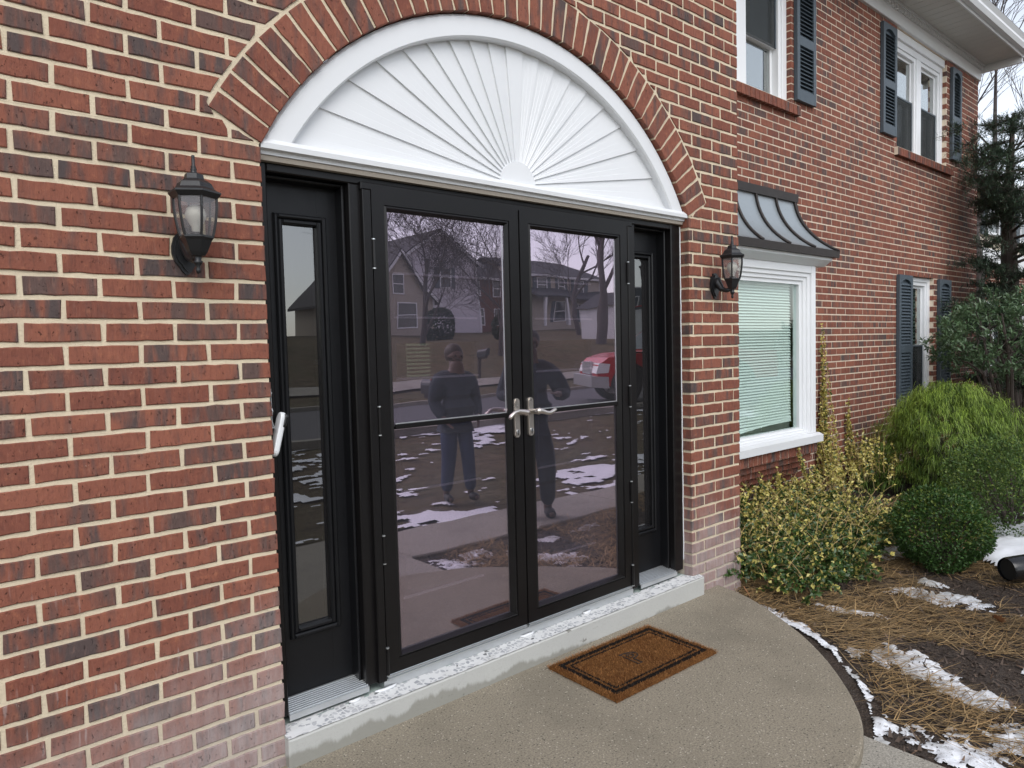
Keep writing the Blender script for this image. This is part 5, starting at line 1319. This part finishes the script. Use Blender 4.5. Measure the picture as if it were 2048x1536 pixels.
# neighbour's house beyond the conifer
YN = 2.7; org = (18, YN, -.1)
nb = tag(empty('neighbour_house', org), 'cream sided neighbouring house with grey shingle roof behind the conifer', 'house'); NO = -Vector(org)
def NP(mb, nm, mat, **kw):
    o = mb.build(nm, mat, nb, **kw); o.location = NO; return o
b = MB(); b.box(15.2, 27, YN + .03, YN + 7, 3.05, 4.85); NP(b, 'upper_wall', 'cream')
for k in range(11):
    b = MB(); z = 3.42 + k * .13; b.prism([(YN + .03, z), (YN, z), (YN + .022, z + .135), (YN + .03, z + .135)], 15.2, 27, 'x'); NP(b, 'siding_board', 'cream')
b = MB(); b.box(15.15, 27.05, YN - .06, YN + .03, 3.02, 3.41); NP(b, 'band_board', 'white')
b = MB(); b.box(15.2, 27, YN + .12, YN + 7, -.2, 3.02); NP(b, 'ground_floor', 'mortar_far')
bb = MB()
for r in range(47):
    for k in range(58):
        xa = 15.2 + k * BP + (.1 if r % 2 else 0); bb.box(xa + .006, xa + BP - .006, YN + .116, YN + .16, -.2 + r * H + .006, -.2 + (r + 1) * H - .006, a=random.random())
tag(NP(bb, 'brick_courses', 'brick', bid=True, fix=False), kind='stuff')
for xs_ in (15.75, 17.75, 20.2, 22.7):
    window_unit(nb, org, xs_, 3.72, .85, 1.05, YN - .004, True, -1); window_unit(nb, org, xs_, .75, .95, 1.5, YN + .11, True, -1)
b = MB(); b.prism([(YN - .45, 4.72), (YN + 3.5, 7.3), (YN + 7.5, 4.72), (YN + 7.5, 4.6), (YN - .45, 4.6)], 15.0, 27.4, 'x'); nr = NP(b, 'roof', 'roofshingle')
for k in range(20):
    b = MB(); t = k / 20; y = YN - .46 + t * 3.95; z = 4.73 + t * 2.58; b.prism([(y, z), (y + .205, z + .134), (y + .205, z + .150), (y - .004, z + .022)], 14.98, 27.42, 'x'); NP(b, 'shingle_course', MT.setdefault('shingle2', plain('grey_shingle', (.12, .12, .13), .9, var=.4, scale=7, bump=.4, bscale=30)))
b = MB(); b.box(15.0, 27.4, YN - .55, YN - .452, 4.60, 4.74); NP(b, 'gutter', 'white')

# ------------------------------------------------------------------ across the lawn: trees, truck, mailboxes, hoop, topiary
TG = 'bare trees across the street'
bare_tree('bare_tree', (18.2, -26.6, 1.5), 10.0, .16, 'leafless tree with dense fine twigs in front of the tan gable', TG, 21, .62, 5, first=.12, tw=.009)
bare_tree('bare_tree', (17.6, -19.9, .9), 8.5, .13, 'young leafless tree on the slope before the pale sided house', TG, 22, .62, 5, first=.15, tw=.006)
bare_tree('bare_tree', (25.6, -21.6, 1.1), 15.0, .30, 'tall thick trunked leafless tree beside the basketball hoop', TG, 23, .48, 5, first=.5)
bare_tree('bare_tree', (35.5, -33.0, 2.0), 15.0, .22, 'leafless tree in front of the dark brick house', TG, 24, .55, 5)
bare_tree('bare_tree', (47.5, -36.0, 2.6), 17.0, .28, 'leafless tree beside the wide house with a porch', TG, 25, .55, 5)
bare_tree('bare_tree', (8.5, -27.0, 1.5), 12.0, .20, 'leafless tree on the hill before the long brick house', TG, 26, .6, 5)
def topiary(c, r, rz, label):
    e_ = thing_plant('clipped_bush', (c[0], c[1], c[2] - rz), label, 'bush', 'clipped bushes across the street'); n = 2600
    d = unit(RNG.normal(size=(n, 3))); d[:, 2] = np.sign(d[:, 2]) * np.abs(d[:, 2]) ** .8; P0 = np.array(c) + d * (1 - np.abs(RNG.normal(0, .06, (n, 1)))) * np.array([r, r, rz])
    V, F, cc = leaves(P0, unit(d + RNG.normal(0, .6, (n, 3))), d, RNG.uniform(.10, .18, n), RNG.uniform(.04, .06, n), np.array([.022, .042, .022]) * RNG.uniform(.5, 1.4, (n, 1))); addnp(e_, 'foliage', V, F, 'leaf', cc)
    b = MB(); b.tube([(0, 0, 0), (0, 0, rz)], [.06, .04], 6); b.build('stem', 'bark', e_)
topiary((21.9, -30.3, 2.65), .75, 1.05, 'tall dome shaped clipped bush before the tan house'); topiary((24.6, -28.0, 2.5), .8, .75, 'round clipped bush in front of the pale sided house')
def mailbox(p, z1, label, rz):
    e_ = tag(empty('mailbox', p, rz=rz), label, 'mailbox', 'mailboxes by the road'); h = z1 - p[2]
    b = MB(); b.box(-.05, .05, -.05, .05, -.1, h - .2); b.build('post', 'bark', e_)
    b = MB(); b.box(-.05, .05, -.05, .42, h - .27, h - .2001); b.build('arm', 'bark', e_)
    b = MB(); b.prism([(-.09, h - .20), (.09, h - .20), (.09, h - .08)] + [(.09 * math.cos(a), h - .08 + .09 * math.sin(a)) for a in np.linspace(0, math.pi, 9)][1:-1] + [(-.09, h - .08)], -.05, .45); b.build('box', 'lantern', e_)
    b = MB(); b.box(.091, .098, .1, .12, h - .14, h + .02); b.build('flag', 'red', e_)
mailbox((5.6, -6.9, .07), .98, 'dark mailbox on a post in the front lawn', math.pi); mailbox((13.9, -16.6, .42), 1.45, 'dark mailbox on a wooden post across the road', 0)
e_ = tag(empty('basketball_hoop', (22.3, -16.5, .55)), 'basketball hoop with dark backboard and white lines across the road', 'basketball hoop')
b = MB(); b.tube([(0, -.5, 0), (0, -.5, 2.4), (0, -.1, 2.8)], .06, 8); b.build('pole', 'lantern', e_)
b = MB(); b.box(-.75, .75, -.04, 0, 2.35, 3.35); b.build('backboard', 'shutter', e_)
b = MB()
for hw, z0_, z1_, t in ((.75, 2.35, 3.35, .05), (.30, 2.5, 2.95, .05)): b.box(-hw, hw, .003, .012, z0_, z0_ + t); b.box(-hw, hw, .003, .012, z1_ - t, z1_); b.box(-hw, -hw + t, .003, .012, z0_ + t, z1_ - t); b.box(hw - t, hw, .003, .012, z0_ + t, z1_ - t)
b.build('painted_lines', 'white', e_)
b = MB(); b.tube([(.23 * math.cos(a), .3 + .23 * math.sin(a), 2.5) for a in np.linspace(0, 6.283, 17)], .012, 5); b.build('rim', 'red', e_)
ga = tag(empty('garage', (33.4, -25.2, 1.5)), 'small white garage at the end of the driveway', 'garage')
b = MB(); b.box(-1.6, 1.8, -4, 0, -.5, 2.3); b.build('wall', 'white', ga)
b = MB(); b.prism([(-1.8, 2.301), (2.0, 2.301), (.1, 3.3)], -4.2, .2); b.build('roof', 'roofshingle', ga)
for k in range(4): b = MB(); b.box(-1.2, 1.4, .002, .03, -.3 + k * .55, -.3 + k * .55 + .53); b.build('door_panel', 'vinyl', ga)

# red pickup truck on the road, nose to the low-x end
UX, UY = math.cos(math.radians(31)), math.sin(math.radians(31)); TX_, TY_ = 10.62, -8.15
dv = [(TX_ + UX * a - UY * c, TY_ + UY * a + UX * c) for a in np.arange(-1.5, 9.1, .75) for c in (-2.7, -1.0, .7)]
DF = [(3 * i + j, 3 * i + 3 + j, 3 * i + 4 + j, 3 * i + 1 + j) for i in range(14) for j in range(2)]
tag(np_mesh('driveway', [(x, y, gz(x, y) + .035) for x, y in dv], DF, 'asphalt'), kind='structure')
tk = tag(empty('pickup_truck', (TX_, TY_, gz(TX_ + UX * 2.7, TY_ + UY * 2.7) + .04), rz=math.radians(31)), 'red pickup truck with chrome front bumper parked on the driveway', 'truck')
tk.rotation_euler = (0, math.radians(.9), math.radians(31))
def TB(mb, nm, mat, parent=tk, **kw): return mb.build(nm, mat, parent, **kw)
WR = .43
def archp(cx_, r, z0): return [(cx_ + r * math.cos(a), WR + r * math.sin(a)) for a in np.linspace(math.pi - .12, .12, 10)]
low = [(.06, .62), (.10, .50), (.36, .47)] + archp(.90, .53, 0) + [(1.46, .45), (3.95, .45)] + archp(4.55, .53, 0) + [(5.15, .50), (5.75, .55), (5.78, 1.22), (3.62, 1.22), (3.60, 1.24), (1.55, 1.20), (1.45, 1.16), (.80, 1.14), (.30, 1.06), (.10, .92)]
b = MB(); b.prism(low, -1.92, 0); TB(b, 'body', 'red')
b = MB(); xs_ = [(1.35, 1.19), (2.0, 1.83), (2.25, 1.88), (3.35, 1.87), (3.58, 1.23)]; q = len(xs_)
for y, k in ((-.06, 1), (-1.86, 1)):
    for x, z in xs_: b.v.append((x, y - (1 if y > -.5 else -1) * (.16 if z > 1.5 else 0), z))
b.face(*range(q)); b.face(*[q + i for i in range(q)][::-1])
for i in range(q): b.face(i, (i + 1) % q, q + (i + 1) % q, q + i)
TB(b, 'cab', 'red')
def side(pts, off, nm, mat):
    b = MB(); f = lambda z: -.06 - .16 * (z - 1.2) / .64
    for d in (off, off - .01):
        for x, z in pts: b.v.append((x, f(z) + d, z))
    n_ = len(pts); b.face(*range(n_)); b.face(*[n_ + i for i in range(n_)][::-1])
    for i in range(n_): b.face(i, (i + 1) % n_, n_ + (i + 1) % n_, n_ + i)
    TB(b, nm, mat)
side([(1.56, 1.27), (2.06, 1.76), (2.38, 1.79), (2.38, 1.27)], .012, 'side_window', 'darkpane'); side([(2.46, 1.27), (2.46, 1.79), (3.28, 1.78), (3.42, 1.27)], .012, 'side_window', 'darkpane')
b = MB(); b.v += [(1.40, -.22, 1.24), (1.40, -1.70, 1.24), (1.97, -1.60, 1.80), (1.97, -.32, 1.80)]; b.v += [(x - .02, y, z + .012) for x, y, z in b.v[:4]]; b.face(0, 1, 2, 3); b.face(7, 6, 5, 4)
for i in range(4): b.face(i, (i + 1) % 4, 4 + (i + 1) % 4, 4 + i)
TB(b, 'windscreen', 'darkpane')
def wheel(x, y):
    wv = empty('wheel', (x, y, WR), tk)
    b = MB(); pr = [(.25, -.12), (.36, -.13), (.415, -.10), (.43, -.04), (.43, .04), (.415, .10), (.36, .13), (.25, .12)]; n_ = 28
    for r, w2 in pr:
        for k in range(n_): a = 6.283185 * k / n_; b.v.append((r * math.cos(a), w2, r * math.sin(a)))
    for i in range(len(pr) - 1):
        for k in range(n_): j = (k + 1) % n_; b.face(i * n_ + k, i * n_ + j, (i + 1) * n_ + j, (i + 1) * n_ + k)
    TB(b, 'tyre', 'rubber', wv, smooth=True)
    b = MB(); b.tube([(0, -.10, 0), (0, .09, 0)], .245, 24); b.tube([(0, .09, 0), (0, .12, 0)], .07, 12)
    for k in range(6): a = k * 1.0472; b.tube([(.06 * math.cos(a), .10, .06 * math.sin(a)), (.23 * math.cos(a), .105, .23 * math.sin(a))], .028, 5)
    TB(b, 'rim', 'silver', wv)
for x in (.90, 4.55): wheel(x, -.15); wheel(x, -1.77)
for x in (.90, 4.55): b = MB(); b.prism([(x + .52 * math.cos(a), WR + .52 * math.sin(a)) for a in np.linspace(math.pi, 0, 12)], -.35, -.03); b.prism([(x + .56 * math.cos(a), WR + .56 * math.sin(a)) for a in np.linspace(math.pi - .1, .1, 12)] + [(x + .50 * math.cos(a), WR + .50 * math.sin(a)) for a in np.linspace(.1, math.pi - .1, 12)], -.02, .035); TB(b, 'wheel_arch', 'rubber')
b = MB(); b.cbox(-.10, .30, -1.96, .02, .42, .68, .0); TB(b, 'bumper', 'silver'); b = MB(); b.box(.02, .12, -1.45, -.47, .70, .98); TB(b, 'grille', 'silver')
for y0_ in (-.44, -1.88): b = MB(); b.prism([(.04, .74), (.30, .76), (.34, .94), (.12, .96)], y0_, y0_ + .455); TB(b, 'headlight', 'bulb')
for y0_ in (-.03, -1.93): b = MB(); b.box(5.70, 5.79, y0_ - .01, y0_ + .05, .80, 1.16); TB(b, 'tail_light', plain('tail_red', (.4, .01, .01), .3))
b = MB(); b.box(1.62, 1.78, .03, .20, 1.24, 1.46); b.tube([(1.75, -.04, 1.26), (1.72, .08, 1.30)], .02, 6); TB(b, 'wing_mirror', 'rubber')
for x in (2.32, 3.38): b = MB(); b.box(x - .1, x + .06, .001, .03, 1.06, 1.10); TB(b, 'door_handle', 'silver')
for x in (1.50, 2.42, 3.50): b = MB(); b.box(x - .006, x + .006, .001, .004, .50, 1.20); TB(b, 'door_seam', 'rubber')

# ------------------------------------------------------------------ two people standing on the path and lawn (seen in the glass)
def skin_obj(name, verts, edges, root, mat, parent, sub_=1):
    me = bpy.data.meshes.new(name); me.from_pydata([v[:3] for v in verts], edges, []); o = link(name, me, mat, parent)
    md = o.modifiers.new('skin', 'SKIN'); md.use_smooth_shade = True
    sv = me.skin_vertices[0].data
    for i, v in enumerate(verts):
        r = v[3]; sv[i].radius = r if isinstance(r, tuple) else (r, r)
        sv[i].use_root = (i == root)
    s2 = o.modifiers.new('sub', 'SUBSURF'); s2.levels = sub_; s2.render_levels = sub_
    return o
def person(loc, rz, s, label, arms, stance, jacket, trousers):
    p = tag(empty('person', loc, rz=rz), label, 'person')
    V, E = [], []
    def add(x, y, z, r, par=None):
        V.append((x * s, y * s, z * s, tuple(q * s for q in r) if isinstance(r, tuple) else r * s)); i = len(V) - 1
        if par is not None: E.append((par, i))
        return i
    pel = add(0, 0, .95, (.145, .105)); wa = add(0, .01, 1.10, (.135, .10), pel); ch = add(0, .005, 1.30, (.155, .11), wa); sh_ = add(0, -.01, 1.44, (.10, .08), ch); nk = add(0, 0, 1.515, .058, sh_)
    hd = add(0, .012, 1.60, (.070, .082), nk); hm = add(0, .015, 1.67, (.078, .095), hd); ht = add(0, .008, 1.745, (.060, .072), hm)
    add(0, .118, 1.655, .010, hm); add(0, .10, 1.605, .016, hd)            # nose, chin
    for sg in (-1, 1): add(sg * .085, 0, 1.665, .012, hm)                   # ears
    legs, armi = [], []
    for sg, (kx, ky, fx, fy) in zip((-1, 1), stance):
        hp_ = add(sg * .09, 0, .90, .095, pel); kn = add(sg * .095 + kx, ky + .02, .50, .062, hp_); an_ = add(sg * .10 + fx, fy, .095, .042, kn); hl = add(sg * .10 + fx, fy - .02, .045, .04, an_); to = add(sg * .115 + fx, fy + .16, .035, .036, hl); legs.append((hp_, kn, an_, hl, to))
    for sg, (ex, ey, ez, wx, wy, wz) in zip((-1, 1), arms):
        so = add(sg * .185, -.01, 1.42, .062, sh_); el = add(sg * .185 + sg * ex, ey, ez, .046, so); wr = add(sg * .185 + sg * wx, wy, wz, .032, el)
        dx, dy, dz = (wx - ex) * sg, wy - ey, wz - ez; L = math.sqrt(dx * dx + dy * dy + dz * dz); u = (dx / L, dy / L, dz / L)
        bx2, by2, bz2 = V[wr][0] / s, V[wr][1] / s, V[wr][2] / s; pm = add(bx2 + u[0] * .07, by2 + u[1] * .07, bz2 + u[2] * .07, (.026, .016), wr)
        for k, (o_, l_) in enumerate(((-.026, .070), (-.009, .082), (.009, .076), (.026, .060))):
            f1 = add(bx2 + u[0] * .10, by2 + u[1] * .10 + o_, bz2 + u[2] * .10, .009, pm); add(bx2 + u[0] * (.10 + l_) - sg * .02, by2 + u[1] * (.10 + l_) + o_ * 1.1, bz2 + u[2] * (.10 + l_), .008, f1)
        t1 = add(bx2 + u[0] * .045, by2 + u[1] * .045 + .032, bz2 + u[2] * .045, .010, pm); add(bx2 + u[0] * .085 - sg * .012, by2 + u[1] * .085 + .05, bz2 + u[2] * .085, .009, t1)
        armi.append((so, el, wr))
    body = skin_obj('body', V, E, pel, 'skin', p)
    def cloth(nm, chain, mat, grow, root=0):
        keys = []
        for c in chain:
            for i in c:
                if i not in keys: keys.append(i)
        mp = {k: j for j, k in enumerate(keys)}
        vs = [(*V[k][:3], tuple(q + grow * s for q in V[k][3]) if isinstance(V[k][3], tuple) else V[k][3] + grow * s) for k in keys]
        es = [(mp[a], mp[b_]) for a, b_ in E if a in mp and b_ in mp]
        if nm == 'jacket': vs.append((0, 0, .83 * s, (.165 * s, .135 * s))); es.append((mp[pel], len(vs) - 1))
        if nm == 'trousers': vs.append((0, .005 * s, 1.03 * s, (.15 * s, .115 * s))); es.append((mp[pel], len(vs) - 1))
        skin_obj(nm, vs, es, mp[chain[0][0]], mat, p)
    cloth('jacket', [(pel, wa, ch, sh_, nk)] + armi, jacket, .034); cloth('trousers', [(pel,)] + [l[:3] for l in legs], trousers, .030)
    for l in legs: cloth('shoe', [(l[3], l[4])], 'shoe', .014)
    b = MB(); b.lathe([(.080, -.05), (.092, .0), (.096, .03), (.090, .065), (.066, .105), (.03, .124), (0, .128)], (0, -.016, 1.665), 14, cap=False); b.v = [(x * s, y * s * 1.12, z * s) for x, y, z in b.v]; b.build('hair', 'hair', p, smooth=True)
    for sg in (-1, 1): b = MB(); b.lathe([(0, -.011), (.008, -.008), (.011, 0), (.008, .008), (0, .011)], (sg * .034 * s, .098 * s, 1.668 * s), 8, cap=False); b.build('eye', 'hair', p, smooth=True)
    b = MB(); b.box(-.024 * s, .024 * s, .096 * s, .106 * s, 1.622 * s, 1.628 * s); b.build('mouth', 'hair', p)
person((3.28, -3.32, -.085), math.radians(12), .90, 'person in a dark navy jacket and blue jeans standing on the lawn', [(.07, -.04, 1.16, .02, .16, .98), (.09, -.05, 1.15, .04, .14, .97)], [(-.01, .02, -.02, -.02), (.02, .05, .05, .05)], 'jacket', 'jeans')
person((3.24, -2.12, -.052), math.radians(35), .94, 'person in a dark coat and dark trousers standing on the concrete path', [(.08, .0, 1.16, .00, .24, 1.22), (.13, -.02, 1.17, .03, .24, 1.20)], [(-.01, .03, -.02, .0), (.03, .05, .04, -.04)], 'jacket', plain('black_trousers', (.015, .018, .024), .85))
